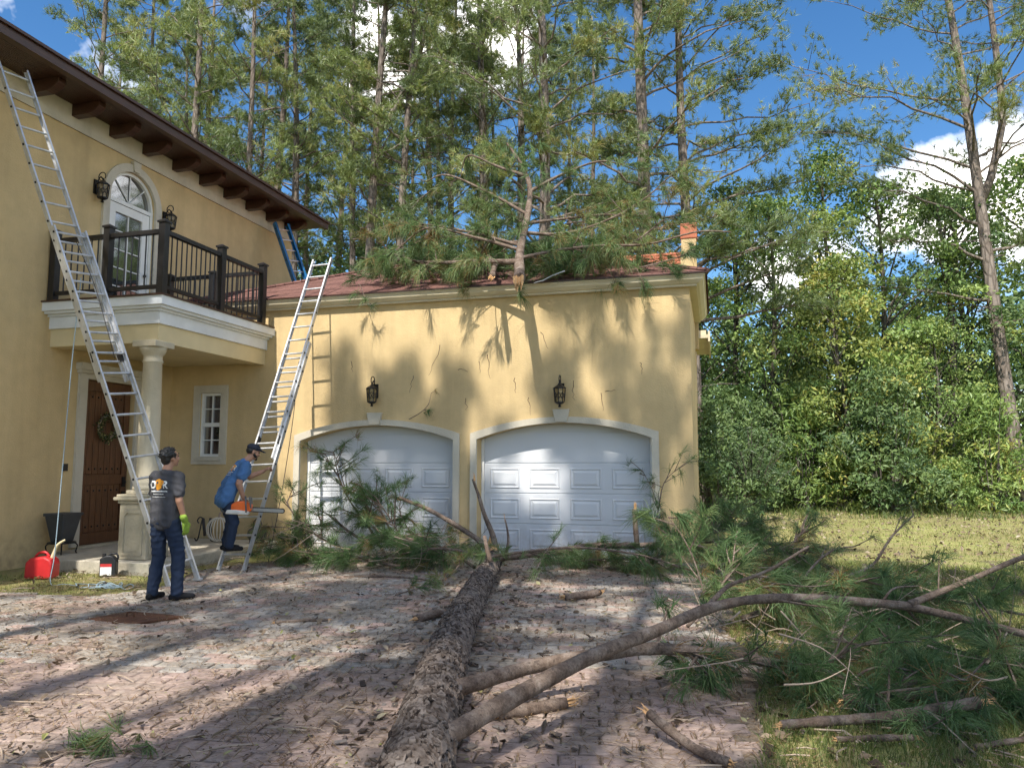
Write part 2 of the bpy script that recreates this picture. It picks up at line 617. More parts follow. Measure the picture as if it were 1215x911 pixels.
# pavers: running bond, the 300 that show largest as objects, the others one part
PW, PH = .225, .148
camv = A(0, 0, 1.6)
fwd = A(-math.sin(R(15)) * math.cos(PITCH), math.cos(R(15)) * math.cos(PITCH), math.sin(PITCH))
rgt = A(math.cos(R(15)), math.sin(R(15)), 0)
upv = np.cross(rgt, fwd)
def project(p):
    q = np.asarray(p, float) - camv
    d = q @ fwd
    return 607.5 + 900 * (q @ rgt) / d, 455.5 - 900 * (q @ upv) / d, d
pav = []
ang = R(9)
ca, sa = math.cos(ang), math.sin(ang)
prng = np.random.default_rng(11)
for i in range(-70, 70):
    for j in range(-20, 110):
        u = (i + (.5 if j % 2 else 0)) * PW
        w = j * PH
        x, y = u * ca - w * sa - 1.0, u * sa + w * ca
        if not (DY0 < y < 13.0 and drive_left(y) + .06 < x < drive_right(y) - .06):
            continue
        if -6.36 < x < -5.36 and 6.55 < y < 7.05:
            continue
        if y > 12.7 and not (-7.5 < x < -1.05):
            continue
        sx, sy, d = project((x, y, 0))
        if d < 1.5:
            continue
        pav.append((x, y, sx, sy, d))
def paver_geo(gg, x, y, k):
    w2, h2 = PW / 2 - .005 - prng.uniform(0, .004), PH / 2 - .005 - prng.uniform(0, .004)
    z = prng.normal(0, .0035)
    tx, ty = prng.normal(0, .012, 2)
    rz = ang + prng.normal(0, .012)
    c, s_ = math.cos(rz), math.sin(rz)
    b = .010
    def P(a, bb, zz):
        return (x + a * c - bb * s_, y + a * s_ + bb * c, zz + z + a * tx + bb * ty)
    jit = prng.normal(0, .003, (4, 2))
    cs = [(-w2, -h2), (w2, -h2), (w2, h2), (-w2, h2)]
    lo = [P(a + jit[q][0], bb + jit[q][1], -.03) for q, (a, bb) in enumerate(cs)]
    mi = [P(a + jit[q][0], bb + jit[q][1], .008) for q, (a, bb) in enumerate(cs)]
    hi = [P((a + jit[q][0]) * (1 - b / w2), (bb + jit[q][1]) * (1 - b / h2), .016) for q, (a, bb) in enumerate(cs)]
    f = [(8, 9, 10, 11)] + [(q, (q + 1) % 4, 4 + (q + 1) % 4, 4 + q) for q in range(4)] + [(4 + q, 4 + (q + 1) % 4, 8 + (q + 1) % 4, 8 + q) for q in range(4)]
    gg.add(lo + mi + hi, f)
vis = [p for p in pav if -30 < p[2] < 1245 and p[3] < 925]
vis.sort(key=lambda p: p[4])
near = set(id(p) for p in vis[:300])
rest = G()
for p in pav:
    if id(p) in near:
        q = G()
        paver_geo(q, p[0], p[1], 0)
        q.build('paver', M['paver'], driveway)
    else:
        paver_geo(rest, p[0], p[1], 0)
stuff(rest.build('paver_field', M['paver'], driveway))

# ------------------------------------------------------------------ house
XL, YG, XR = -10.5, 12.84, -0.36
house = empty('house', (-9.0, 12.84, 0))
tag(house, 'two storey yellow stucco house with arched double garage and small balcony', 'house')

def wall_quads(gg, mp, nrm, u0, u1, z0, z1, ops, depth):
    """wall face in (u,z) with openings; mp maps (u, z, d) to a point, d is depth behind the face"""
    cuts = {u0, u1}
    for o in ops:
        k = o.get('n', 1)
        for t in range(k + 1):
            cuts.add(o['u0'] + (o['u1'] - o['u0']) * t / k)
    cuts = sorted(cuts)
    for a, b in zip(cuts[:-1], cuts[1:]):
        m = (a + b) / 2
        hit = sorted([o for o in ops if o['u0'] < m < o['u1']], key=lambda o: o['zb'])
        za = zb = z0
        for o in hit:
            if o['zb'] > za + 1e-6 or o['zb'] > zb + 1e-6:
                gg.add([mp(a, za, 0), mp(b, zb, 0), mp(b, o['zb'], 0), mp(a, o['zb'], 0)], [(0, 1, 2, 3)])
                gg.add([mp(a, o['zb'], 0), mp(b, o['zb'], 0), mp(b, o['zb'], depth), mp(a, o['zb'], depth)], [(0, 1, 2, 3)])
            za, zb = o['zt'](a), o['zt'](b)
            gg.add([mp(a, za, 0), mp(b, zb, 0), mp(b, zb, depth), mp(a, za, depth)], [(0, 3, 2, 1)])
        gg.add([mp(a, za, 0), mp(b, zb, 0), mp(b, z1, 0), mp(a, z1, 0)], [(0, 1, 2, 3)])
    for o in ops:
        for u in (o['u0'], o['u1']):
            t = o['zt'](u)
            gg.add([mp(u, o['zb'], 0), mp(u, t, 0), mp(u, t, depth), mp(u, o['zb'], depth)], [(0, 1, 2, 3)])

def seg_arch(u0, u1, zs, rise):
    h = (u1 - u0) / 2
    r = (h * h + rise * rise) / (2 * rise)
    c = (u0 + u1) / 2
    return lambda u: zs + math.sqrt(max(0, r * r - (u - c) ** 2)) - (r - rise)
def round_arch(u0, u1, zs):
    h = (u1 - u0) / 2
    c = (u0 + u1) / 2
    return lambda u: zs + math.sqrt(max(0, h * h - (u - c) ** 2))
flat = lambda z: (lambda u: z)

D1 = (-7.57, -4.52); D2 = (-4.08, -1.03)
ZS, RISE = 2.03, .27
gmap = lambda u, z, d: (u, YG + d, z)
lmap = lambda u, z, d: (XL - d, u, z)
gops = [dict(u0=D1[0], u1=D1[1], zb=0, zt=seg_arch(*D1, ZS, RISE), n=20),
        dict(u0=D2[0], u1=D2[1], zb=0, zt=seg_arch(*D2, ZS, RISE), n=20),
        dict(u0=-9.80, u1=-9.33, zb=1.74, zt=flat(2.98))]
g = G()
wall_quads(g, gmap, None, XL, XR, -.05, 4.72, gops, .30)
# the garage's right side and the rear wing's side
g.add([(XR, YG, -.05), (XR, 16.2, -.05), (XR, 16.2, 4.7), (XR, YG, 4.7)], [(0, 1, 2, 3)])
g.add([(XR, 16.2, -.05), (-.62, 16.2, -.05), (-.62, 16.2, 6.0), (XR, 16.2, 6.0)], [(0, 1, 2, 3)])
g.build('garage_wall', M['stucco'], house)
g = G()
g.box(-8.2, -.42, 16.25, 20.0, -.05, 5.72)
g.build('rear_wing_wall', M['stucco'], house)
g = G()
lops = [dict(u0=10.70, u1=11.86, zb=.20, zt=flat(3.06)),
        dict(u0=10.96, u1=12.12, zb=4.22, zt=round_arch(10.96, 12.12, 6.47), n=20)]
wall_quads(g, lmap, None, 3.0, 17.1, -.05, 7.75, lops, .16)
g.add([(XL, 17.1, -.05), (-19, 17.1, -.05), (-19, 17.1, 7.75), (XL, 17.1, 7.75)], [(0, 1, 2, 3)])
g.add([(XL, 3.0, -.05), (-19, 3.0, -.05), (-19, 3.0, 7.75), (XL, 3.0, 7.75)], [(0, 1, 2, 3)])
g.add([(-19, 3.0, -.05), (-19, 17.1, -.05), (-19, 17.1, 7.75), (-19, 3.0, 7.75)], [(0, 1, 2, 3)])
g.build('house_wall', M['stucco'], house)
# frieze under the eave
g = G()
g.box(XL + .002, XL + .035, 3.0, 17.12, 7.30, 7.70)
g.build('frieze', M['stucco_trim'], house)
# main roof with eave
g = G()
g.add([(-9.58, 2.4, 7.86), (-9.58, 17.35, 7.86), (-14.8, 17.35, 9.4), (-14.8, 2.4, 9.4)], [(0, 1, 2, 3)])
g.add([(-19.8, 2.4, 7.86), (-19.8, 17.35, 7.86), (-14.8, 17.35, 9.4), (-14.8, 2.4, 9.4)], [(3, 2, 1, 0)])
g.add([(-9.58, 17.34, 7.86), (-19.8, 17.34, 7.86), (-14.8, 17.34, 9.4)], [(0, 1, 2)])
mroof = g.build('main_roof', M['shingle'], house)
g = G()
g.box(-9.72, -9.60, 2.4, 17.34, 7.66, 7.80)
g.box(-9.66, -9.555, 2.4, 17.36, 7.803, 7.85)
g.box(-10.55, -9.725, 2.4, 17.33, 7.725, 7.76)
eave = g.build('eave', M['eave_wood'], house)
for k in range(17):            # soffit boards
    g = G()
    x0 = -10.47 + k * .0435
    g.box(x0, x0 + .040, 2.5, 17.30, 7.705, 7.7249)
    if k % 1 == 0:
        g.build('soffit_board', M['eave_wood'], eave)
for k in range(10):
    yc = 9.27 + .827 * k
    g = G()
    prof = [(0, .26), (.56, .26), (.56, .17), (.50, .12), (.40, .07), (.34, .05), (0, .05)]
    g.prism(prof, (XL + .036, yc - .075, 7.445), (1, 0, 0), (0, 0, 1), (0, 1, 0), .15)
    g.build('corbel', M['eave_wood'], eave, bevel=.008)
# garage roof: hipped to the front, left and right
SL = .42
EZ, EX0, EX1, EY0, EY1 = 4.755, -10.45, -.06, 12.63, 16.22
run = EY1 - EY0
g = G()
rz = EZ + SL * run
g.add([(EX0, EY0, EZ), (EX1, EY0, EZ), (EX1 - run, EY1, rz), (EX0 + run, EY1, rz)], [(0, 1, 2, 3)])
g.add([(EX0, EY0, EZ), (EX0 + run, EY1, rz), (EX0, EY1 + .9, EZ)], [(0, 1, 2)])
g.add([(EX1, EY0, EZ), (EX1, EY1, EZ), (EX1 - run, EY1, rz)], [(0, 1, 2)])
g.add([(EX0, EY1, EZ - .03), (EX1, EY1, EZ - .03), (EX1, EY1, EZ), (EX1 - run, EY1, rz), (EX0 + run, EY1, rz)], [(0, 1, 2, 3, 4)])
groof = g.build('garage_roof', M['shingle'], house)
# hip ridge caps and the starter edge
g = G()
g.tube([(EX1, EY0, EZ + .01), (EX1 - run, EY1, rz + .01)], .045, 6)
g.build('hip_cap', M['shingle'], groof)
g = G()
g.tube([(EX0, EY0, EZ + .01), (EX0 + run, EY1, rz + .01)], .045, 6)
g.build('hip_cap', M['shingle'], groof)
g = G()
g.box(EX0, EX1 + .012, EY0 - .012, EY0 + .15, EZ - .028, EZ - .004)
g.build('roof_edge', M['eave_wood'], groof)
g = G()
for k_, (x_, y_, z_) in enumerate([(-2.96, 12.29, 4.64), (-2.80, 12.20, 4.66), (-2.62, 12.16, 4.74), (-2.45, 12.20, 4.80)]):
    pass
bp = [A(-2.96, 12.60, 4.73), A(-2.80, 12.52, 4.74), A(-2.62, 12.48, 4.81), A(-2.42, 12.51, 4.88)]
for a_, b_ in zip(bp[:-1], bp[1:]):
    d_ = unit(b_ - a_)
    g.obox((a_ + b_) / 2, d_, unit(np.cross(d_, A(0, -.5, 1))), unit(np.cross(d_, np.cross(d_, A(0, -.5, 1)))), (np.linalg.norm(b_ - a_) / 2 + .004, .035, .004))
part(g.build('bent_flashing', M['white_trim'], groof), 'bent pale flashing torn loose at the broken stub')
# cornice: crown profile under the eave, mitred round the right corner
prof = [(.195, 4.725), (.195, 4.70), (.18, 4.69), (.165, 4.64), (.12, 4.59), (.09, 4.575), (.09, 4.545), (0.0, 4.545)]
g = G()
for path in ([('y', XL), ('c', None), ('e', 16.2)],):
    rows = []
    rows.append([(XL, YG - d, z) for d, z in prof])
    rows.append([(XR + d * 1.35, YG - d, z) for d, z in prof])
    rows.append([(XR + d * 1.35, 16.2, z) for d, z in prof])
    k = len(prof)
    v = [p for r_ in rows for p in r_]
    f = []
    for r_ in range(2):
        for i in range(k - 1):
            f.append((r_ * k + i, r_ * k + i + 1, (r_ + 1) * k + i + 1, (r_ + 1) * k + i))
    f.append(tuple(range(2 * k, 3 * k)))
    g.add(v, f)
g.build('cornice', M['cornice'], house)
# rear wing: low tiled roof, side eave and corner pier with a terracotta cap
g = G()
g.add([(-8.3, 16.23, 5.76), (-.40, 16.23, 5.76), (-.40, 17.4, 6.42), (-8.3, 17.4, 6.42)], [(0, 1, 2, 3)])
g.add([(-8.3, 20.2, 5.76), (-.40, 20.2, 5.76), (-.40, 17.4, 6.42), (-8.3, 17.4, 6.42)], [(3, 2, 1, 0)])
g.add([(-.41, 16.23, 5.76), (-.41, 20.2, 5.76), (-.41, 17.4, 6.42)], [(0, 1, 2)])
rwr = g.build('rear_wing_roof', M['terracotta'], house)
g = G()
for k in range(5):
    t = k / 5
    g.box(-8.3, -.385, 16.23 + t * 1.17, 16.25 + t * 1.17 + .05, 5.775 + t * .66, 5.805 + t * .66)
g.build('tile_course', M['terracotta'], rwr)
g = G()
g.box(-.40, -.10, 16.85, 19.5, 4.32, 4.40)
g.box(-.10, -.06, 16.82, 19.53, 4.24, 4.47)
g.box(-.40, -.14, 16.9, 19.45, 4.40, 4.50)
g.build('side_eave', M['cornice'], house)
g = G()
g.box(-.60, -.29, 16.30, 16.61, 4.0, 6.40)
ch = g.build('chimney', M['stucco'], house)
g = G()
g.box(-.62, -.27, 16.28, 16.63, 6.40, 6.74)
g.build('chimney_cap', M['terracotta'], ch, bevel=.02)

# trims ------------------------------------------------------------
def band(gg, mp, path_in, path_out, d0, d1):
    """flat band between two (u,z) polylines, from depth d0 (proud) to d1"""
    n = len(path_in)
    for i in range(n - 1):
        q = [path_in[i], path_in[i + 1], path_out[i + 1], path_out[i]]
        v = [mp(a, b, d0) for a, b in q] + [mp(a, b, d1) for a, b in q]
        gg.add(v, [(0, 1, 2, 3), (0, 4, 5, 1), (2, 6, 7, 3)] + ([(0, 3, 7, 4)] if i == 0 else []) + ([(1, 5, 6, 2)] if i == n - 2 else []))
garage_doors = []
for di, (a, b) in enumerate((D1, D2)):
    top = seg_arch(a, b, ZS, RISE)
    us = np.linspace(a, b, 25)
    tin = [(a, 0)] + [(u, top(u)) for u in us] + [(b, 0)]
    w = .118
    ow = seg_arch(a - w, b + w, ZS + w - .015, RISE)
    tout = [(a - w, 0)] + [(a - w + (u - a) * (b - a + 2 * w) / (b - a), ow(a - w + (u - a) * (b - a + 2 * w) / (b - a))) for u in us] + [(b + w, 0)]
    g = G()
    band(g, gmap, tin, tout, -.045, .0)
    g.build('arch_trim', M['stucco_trim'], house)
    g = G()
    c = (a + b) / 2
    zt = top(c)
    g.prism([(-.10, zt + .012), (.10, zt + .012), (.15, zt + .23), (-.15, zt + .23)], (c, YG - .075, 0), (1, 0, 0), (0, 0, 1), (0, 1, 0), .07)
    g.build('keystone', M['stucco_trim'], house, bevel=.008)
    # sectional door
    g = G()
    DY = YG + .285
    g.box(a - .04, b + .04, DY, DY + .04, 0.0, 2.45)
    door = g.build('garage_door', M['garage_door_paint'], house)
    g = G()
    g.box(a + .002, a + .055, DY - .03, DY - .002, .0, 2.1)
    g.box(b - .055, b - .002, DY - .03, DY - .002, .0, 2.1)
    g.build('door_stop', M['white_paint'], door)
    ncol, nrow = 4, 4
    colw = (b - a - .14) / ncol
    for r_ in range(nrow):
        z0 = .02 + r_ * .53
        # section with raised horizontal ribs at its joints
        g = G()
        g.box(a + .06, b - .06, DY - .012, DY + .002, z0 + .008, z0 + .522)
        g.build('door_section', M['garage_door_paint'], door, bevel=.006)
        if z0 + .3 > 1.9:
            continue
        for c_ in range(ncol):
            x0 = a + .07 + c_ * colw + .09
            x1 = x0 + colw - .18
            zz0, zz1 = z0 + .085, z0 + .445
            yb = DY - .0122
            g = G()
            o = [(x0, zz0), (x1, zz0), (x1, zz1), (x0, zz1)]
            def ring(k, y):
                return [(x0 + k, y, zz0 + k), (x1 - k, y, zz0 + k), (x1 - k, y, zz1 - k), (x0 + k, y, zz1 - k)]
            v = ring(0, yb) + ring(.018, yb - .018) + ring(.034, yb - .003) + ring(.05, yb - .003) + ring(.085, yb - .02)
            f = []
            for q in range(4):
                for i in range(4):
                    f.append((q * 4 + i, q * 4 + (i + 1) % 4, q * 4 + 4 + (i + 1) % 4, q * 4 + 4 + i))
            f.append((16, 17, 18, 19))
            g.add(v, f)
            g.build('panel', M['garage_door_paint'], door)
    garage_doors.append(door)
# hairline cracks and scuffs left by the falling limbs
g = G()
cr = np.random.default_rng(23)
for (x_, z_, dx_, dz_) in [(-2.35, 3.02, .02, -.34), (-1.86, 2.80, .03, -.30), (-1.80, 2.83, .16, .01), (-3.9, 3.55, .05, -.45), (-4.05, 3.42, .02, -.2), (-4.75, 3.75, -.25, -.55), (-3.4, 3.1, .02, -.25), (-5.3, 3.2, -.08, -.3), (-1.2, 3.3, .03, -.2), (-3.15, 2.75, .04, -.3), (-4.3, 2.75, .02, -.22), (-2.9, 3.9, .10, -.3), (-6.55, 3.5, .02, -.2), (-4.45, 3.3, .18, -.05)]:
    n_ = 7
    t_ = np.linspace(0, 1, n_)
    pth = np.stack([x_ + dx_ * t_ + cr.normal(0, .012, n_), np.full(n_, YG - .002), z_ + dz_ * t_ + cr.normal(0, .008, n_)], 1)
    g.tube(pth, .0055 * (1 - .6 * t_), 4)
stuff(g.build('wall_scuffs', M['eave_wood'], house))
# corner board on the right edge
# small window beside the porch
g = G()
def frame_band(gg, mp, u0, u1, z0, z1, w, d0, d1):
    band(gg, mp, [(u0, z0), (u0, z1), (u1, z1), (u1, z0), (u0, z0)], [(u0 - w, z0 - w), (u0 - w, z1 + w), (u1 + w, z1 + w), (u1 + w, z0 - w), (u0 - w, z0 - w)], d0, d1)
frame_band(g, gmap, -9.80, -9.33, 1.74, 2.98, .15, -.035, 0)
win = g.build('window', M['stucco_trim'], house)
g = G()
frame_band(g, gmap, -9.75, -9.38, 1.79, 2.93, .055, .03, .09)
g.box(-9.76, -9.37, YG + .03, YG + .08, 2.32, 2.40)
g.build('window_frame', M['white_paint'], win)
g = G()
g.box(-9.86, -9.27, YG - .07, YG + .05, 1.66, 1.705)
g.build('window_sill', M['stucco_trim'], win)
for r_ in range(4):
    for c_ in range(2):
        x0 = -9.75 + c_ * .19
        z0 = (1.79 + r_ * .275) if r_ < 2 else (2.40 + (r_ - 2) * .275)
        g = G()
        g.box(x0 + .008, x0 + .175, YG + .075, YG + .085, z0 + .008, z0 + .255)
        g.build('window_pane', M['window_glass'], win)
g = G()
g.box(-9.575, -9.555, YG + .045, YG + .074, 1.79, 2.93)
for z in (2.06, 2.67):
    g.box(-9.75, -9.38, YG + .048, YG + .073, z - .01, z + .01)
g.build('muntin', M['white_paint'], win)
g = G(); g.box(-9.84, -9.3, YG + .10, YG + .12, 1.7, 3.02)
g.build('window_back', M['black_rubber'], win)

# entry door -------------------------------------------------------
g = G()
band(g, lmap, [(10.70, .2), (10.70, 3.06), (11.86, 3.06), (11.86, .2)], [(10.53, .2), (10.53, 3.2), (12.03, 3.2), (12.03, .2)], -.05, 0)
g.box(XL + .0, XL + .13, 10.47, 12.09, 3.203, 3.32)
g.box(XL + .0, XL + .09, 10.50, 12.06, 3.15, 3.2028)
ed = g.build('entry_surround', M['stucco_trim'], house)
g = G()
g.box(XL - .15, XL - .10, 10.70, 11.86, .2, 3.06)
edoor = g.build('entry_door', M['door_wood'], house)
yl = 10.76
bw = (11.80 - 10.76 - .24) / 6
for z0, z1 in ((.42, 1.22), (1.42, 2.86)):
    for k in range(6):
        g = G()
        g.box(XL - .10, XL - .078, yl + .12 + k * bw + .006, yl + .12 + (k + 1) * bw - .006, z0, z1)
        g.build('door_plank', M['door_wood'], edoor, bevel=.004)
    for k in range(6):
        for zz in (z0 + .09, z1 - .09):
            g = G()
            g.sphere((XL - .076, yl + .12 + (k + .5) * bw, zz), (.012, .02, .02), 8, 5)
            g.build('clavo', M['black_metal'], edoor, smooth=True)
g = G()
for a, b, c, d in ((10.76, 10.865, .22, 3.04), (11.695, 11.80, .22, 3.04)):
    g.box(XL - .10, XL - .065, a, b, c, d)
for z0, z1 in ((.22, .40), (1.24, 1.40), (2.88, 3.04)):
    g.box(XL - .10, XL - .068, 10.866, 11.694, z0, z1)
g.build('door_rail', M['door_wood'], edoor)
g = G()
g.box(XL - .068, XL - .045, 11.71, 11.78, 1.18, 1.36)
g.box(XL - .068, XL - .045, 11.71, 11.78, .80, 1.10)
g.tube([(XL - .05, 11.745, 1.06), (XL + .01, 11.745, 1.03), (XL + .01, 11.745, .90), (XL - .05, 11.745, .86)], .013, 8)
g.sphere((XL - .03, 11.745, 1.27), .03, 8, 6)
g.build('door_handle', M['black_metal'], edoor)
g = G()
g.box(XL - .16, XL + .05, 10.69, 11.87, .172, .205)
g.build('threshold', M['cast_stone'], edoor)
# doorbell
g = G()
g.box(XL + .001, XL + .03, 10.31, 10.40, 1.48, 1.60)
g.build('doorbell', M['dark_paint'], house)

# balcony french door -----------------------------------------------
ZA = 6.47
u0, u1 = 10.96, 12.12
cu = (u0 + u1) / 2
hw = (u1 - u0) / 2
def arc(r_, n=24):
    return [(cu - r_ * math.cos(t), ZA + r_ * math.sin(t)) for t in np.linspace(0, math.pi, n)]
g = G()
band(g, lmap, [(u0, 4.22)] + arc(hw) + [(u1, 4.22)], [(u0 - .15, 4.22)] + arc(hw + .15) + [(u1 + .15, 4.22)], -.05, 0)
g.prism([(-.07, ZA + hw + .012), (.07, ZA + hw + .012), (.10, ZA + hw + .21), (-.10, ZA + hw + .21)], (XL + .01, cu, 0), (0, 1, 0), (0, 0, 1), (1, 0, 0), .07)
bdoor = g.build('balcony_door', M['stucco_trim'], house)
g = G()
band(g, lmap, [(u0 + .06, 4.22)] + arc(hw - .06) + [(u1 - .06, 4.22)], [(u0, 4.22)] + arc(hw) + [(u1, 4.22)], .03, .10)
g.box(XL - .10, XL - .035, u0 + .06, u1 - .06, ZA - .08, ZA - .01)
# leaf stiles and rails
g.box(XL - .10, XL - .05, u0 + .07, u0 + .24, 4.23, ZA - .09)
g.box(XL - .10, XL - .05, u1 - .24, u1 - .07, 4.23, ZA - .09)
g.box(XL - .10, XL - .052, u0 + .24, u1 - .24, 4.23, 4.50)
g.box(XL - .10, XL - .052, u0 + .24, u1 - .24, ZA - .25, ZA - .09)
g.build('door_frame', M['white_paint'], bdoor)
g = G()
la, lb, lz0, lz1 = u0 + .24, u1 - .24, 4.50, ZA - .25
g.box(XL - .085, XL - .062, cu - .01, cu + .01, lz0, lz1)
for k in range(1, 5):
    z = lz0 + (lz1 - lz0) * k / 5
    g.box(XL - .086, XL - .063, la, lb, z - .01, z + .01)
for t in (45, 90, 135):
    d = A(0, math.cos(R(t)), math.sin(R(t)))
    p = A(XL - .075, cu, ZA)
    g.tube([p + d * .02, p + d * (hw - .055)], .011, 6)
g.build('muntin', M['white_paint'], bdoor)
for k in range(5):
    for c_ in range(2):
        ya = la if c_ == 0 else cu + .01
        g = G()
        z = lz0 + (lz1 - lz0) * k / 5
        g.box(XL - .096, XL - .087, ya, ya + (lb - la) / 2 - .01, z + .01, z + (lz1 - lz0) / 5 - .01)
        g.build('pane', M['window_glass'], bdoor)
for i, (t0, t1) in enumerate(((0, 45), (45, 90), (90, 135), (135, 180))):
    g = G()
    pts = [(0, 0)] + [((hw - .06) * math.cos(R(t)), (hw - .06) * math.sin(R(t))) for t in np.linspace(t0, t1, 7)]
    g.prism(pts, (XL - .097, cu, ZA - .005), (0, 1, 0), (0, 0, 1), (1, 0, 0), .008)
    g.build('fanlight_pane', M['window_glass'], bdoor)
g = G()
g.sphere((XL - .02, u1 - .15, 5.18), .032, 10, 7)
g.tube([(XL - .055, u1 - .15, 5.18), (XL - .02, u1 - .15, 5.18)], .013, 8)
g.build('door_knob', M['black_metal'], bdoor, smooth=True)

# balcony ------------------------------------------------------------
BX1, BY0 = -8.20, 9.72
g = G()
g.box(XL, BX1 + .03, BY0 - .03, YG - .05, 4.20, 4.225)
g.box(XL, BX1 - .35, BY0 + .3, YG, 3.56, 4.05)
balc = g.build('balcony', M['eave_wood'], house)
def ubox(gg, o0, o1, z0, z1):
    """front and side run of the balcony edge, offset o0 (inner) to o1 (outer) from the outline, mitred"""
    x1, y0 = BX1, BY0
    P = [(XL, y0 - o1), (x1 + o1, y0 - o1), (x1 + o1, YG - .0), (x1 + o0, YG - .0), (x1 + o0, y0 - o0), (XL, y0 - o0)]
    v = [(a, b, z0) for a, b in P] + [(a, b, z1) for a, b in P]
    n = 6
    gg.add(v, [(0, 1, 4, 5), (1, 2, 3, 4), (6, 11, 10, 7), (7, 10, 9, 8)] + [(i, n + i, n + (i + 1) % n, (i + 1) % n) for i in range(n)])
g = G()
ubox(g, -.4, 0, 4.06, 4.198)
ubox(g, -.4, -.05, 4.022, 4.058)
ubox(g, -.4, -.12, 3.985, 4.02)
ubox(g, -.4, -.16, 3.79, 3.983)
g.build('balcony_fascia', M['white_trim'], balc)
g = G()
ubox(g, -.48, -.20, 3.50, 3.788)
g.build('balcony_beam', M['cream_paint'], balc)
g = G()
g.box(XL, BX1 - .45, BY0 + .45, YG, 3.53, 3.558)
g.build('balcony_ceiling', M['cream_paint'], balc)
def post(x, y, h=1.2, w=.057):
    g = G()
    g.box(x - w, x + w, y - w, y + w, 4.226, 4.226 + h - .05)
    q = [(x - w - .02, y - w - .02), (x + w + .02, y - w - .02), (x + w + .02, y + w + .02), (x - w - .02, y + w + .02)]
    z = 4.226 + h - .05
    g.add([(a, b, z) for a, b in q] + [(a, b, z + .03) for a, b in q] + [(x, y, z + .075)],
          [(3, 2, 1, 0), (0, 1, 5, 4), (1, 2, 6, 5), (2, 3, 7, 6), (3, 0, 4, 7), (4, 5, 8), (5, 6, 8), (6, 7, 8), (7, 4, 8)])
    g.build('railing_post', M['dark_paint'], balc)
FX, FY, BYR = BX1 - .11, BY0 + .11, YG - .30
posts = [(XL + .09, FY), (-9.36, FY), (FX, FY), (FX, 11.28), (FX, BYR), (-9.4, BYR), (XL + .09, BYR)]
for i, p in enumerate(posts):
    post(*p, h=1.2 if i < 5 else 1.12)
def rail_run(p, q):
    p, q = A(*p), A(*q)
    d = q - p
    L = np.linalg.norm(d)
    d = d / L
    nrm = A(-d[1], d[0])
    a, b = p + d * .07, q - d * .07
    for z, hh, ww in ((5.24, .032, .045), (4.36, .028, .03)):
        g = G()
        c = (a + b) / 2
        g.obox((c[0], c[1], z), (d[0], d[1], 0), (nrm[0], nrm[1], 0), (0, 0, 1), (np.linalg.norm(b - a) / 2, ww, hh))
        g.build('rail', M['dark_paint'], balc)
    n_ = int((L - .14) / .118)
    for i in range(1, n_):
        s = a + (b - a) * i / n_
        g = G()
        g.tube([(s[0], s[1], 4.38), (s[0], s[1], 5.22)], .0115, 6, caps=False)
        g.build('baluster', M['dark_paint'], balc)
for i in range(len(posts) - 1):
    rail_run(posts[i], posts[i + 1])

# porch slab, pedestal, column ------------------------------------------
g = G()
g.prism([(-9.75, 9.42), (-7.95, 9.42), (-7.95, YG - .05), (XL, YG - .05), (XL, 10.1)], (0, 0, -.04), (1, 0, 0), (0, 1, 0), (0, 0, 1), .21)
g.build('porch_slab', M['stucco_trim'], house, bevel=.012)
px, py = -8.48, 9.92
g = G()
def sq(gg, h, z0, z1):
    gg.box(px - h, px + h, py - h, py + h, z0, z1)
sq(g, .30, -.03, .12); sq(g, .275, .121, .17); sq(g, .25, .171, 1.0); sq(g, .275, 1.001, 1.05); sq(g, .32, 1.051, 1.10); sq(g, .29, 1.101, 1.14); sq(g, .20, 1.141, 1.20)
ped = g.build('pedestal', M['cast_stone'], house, bevel=.012)
for (o, u) in (((px, py - .2505, 0), (1, 0, 0)), ((px + .2505, py, 0), (0, 1, 0))):
    g = G()
    o = A(*o); u = A(*u); w = A(0, -1, 0) if u[0] else A(1, 0, 0)
    def mp(a, b, d, o=o, u=u, w=w):
        return tuple(o + u * a + A(0, 0, b) - w * d)
    k = .04
    ins = [(-.145, .28), (-.145, .86 - k), (-.145 + k, .86), (.145 - k, .86), (.145, .86 - k), (.145, .28), (-.145, .28)]
    outs = [(-.185, .24), (-.185, .88 - k), (-.185 + k, .90), (.185 - k, .90), (.185, .88 - k), (.185, .24), (-.185, .24)]
    band(g, mp, ins, outs, -.018, 0)
    g.build('pedestal_panel', M['cast_stone'], ped)
g = G()
g.lathe([(.20, 1.201), (.205, 1.23), (.19, 1.26), (.175, 1.275), (.185, 1.30), (.17, 1.33), (.158, 1.36), (.156, 2.2), (.138, 3.16), (.15, 3.17), (.155, 3.19), (.138, 3.21), (.138, 3.28), (.165, 3.30), (.19, 3.36), (.205, 3.40)], (px, py, 0), 32)
colm = g.build('column', M['cast_stone'], house, smooth=True)
g = G()
g.box(px - .215, px + .215, py - .215, py + .215, 3.401, 3.499)
g.build('abacus', M['cast_stone'], colm, bevel=.01)

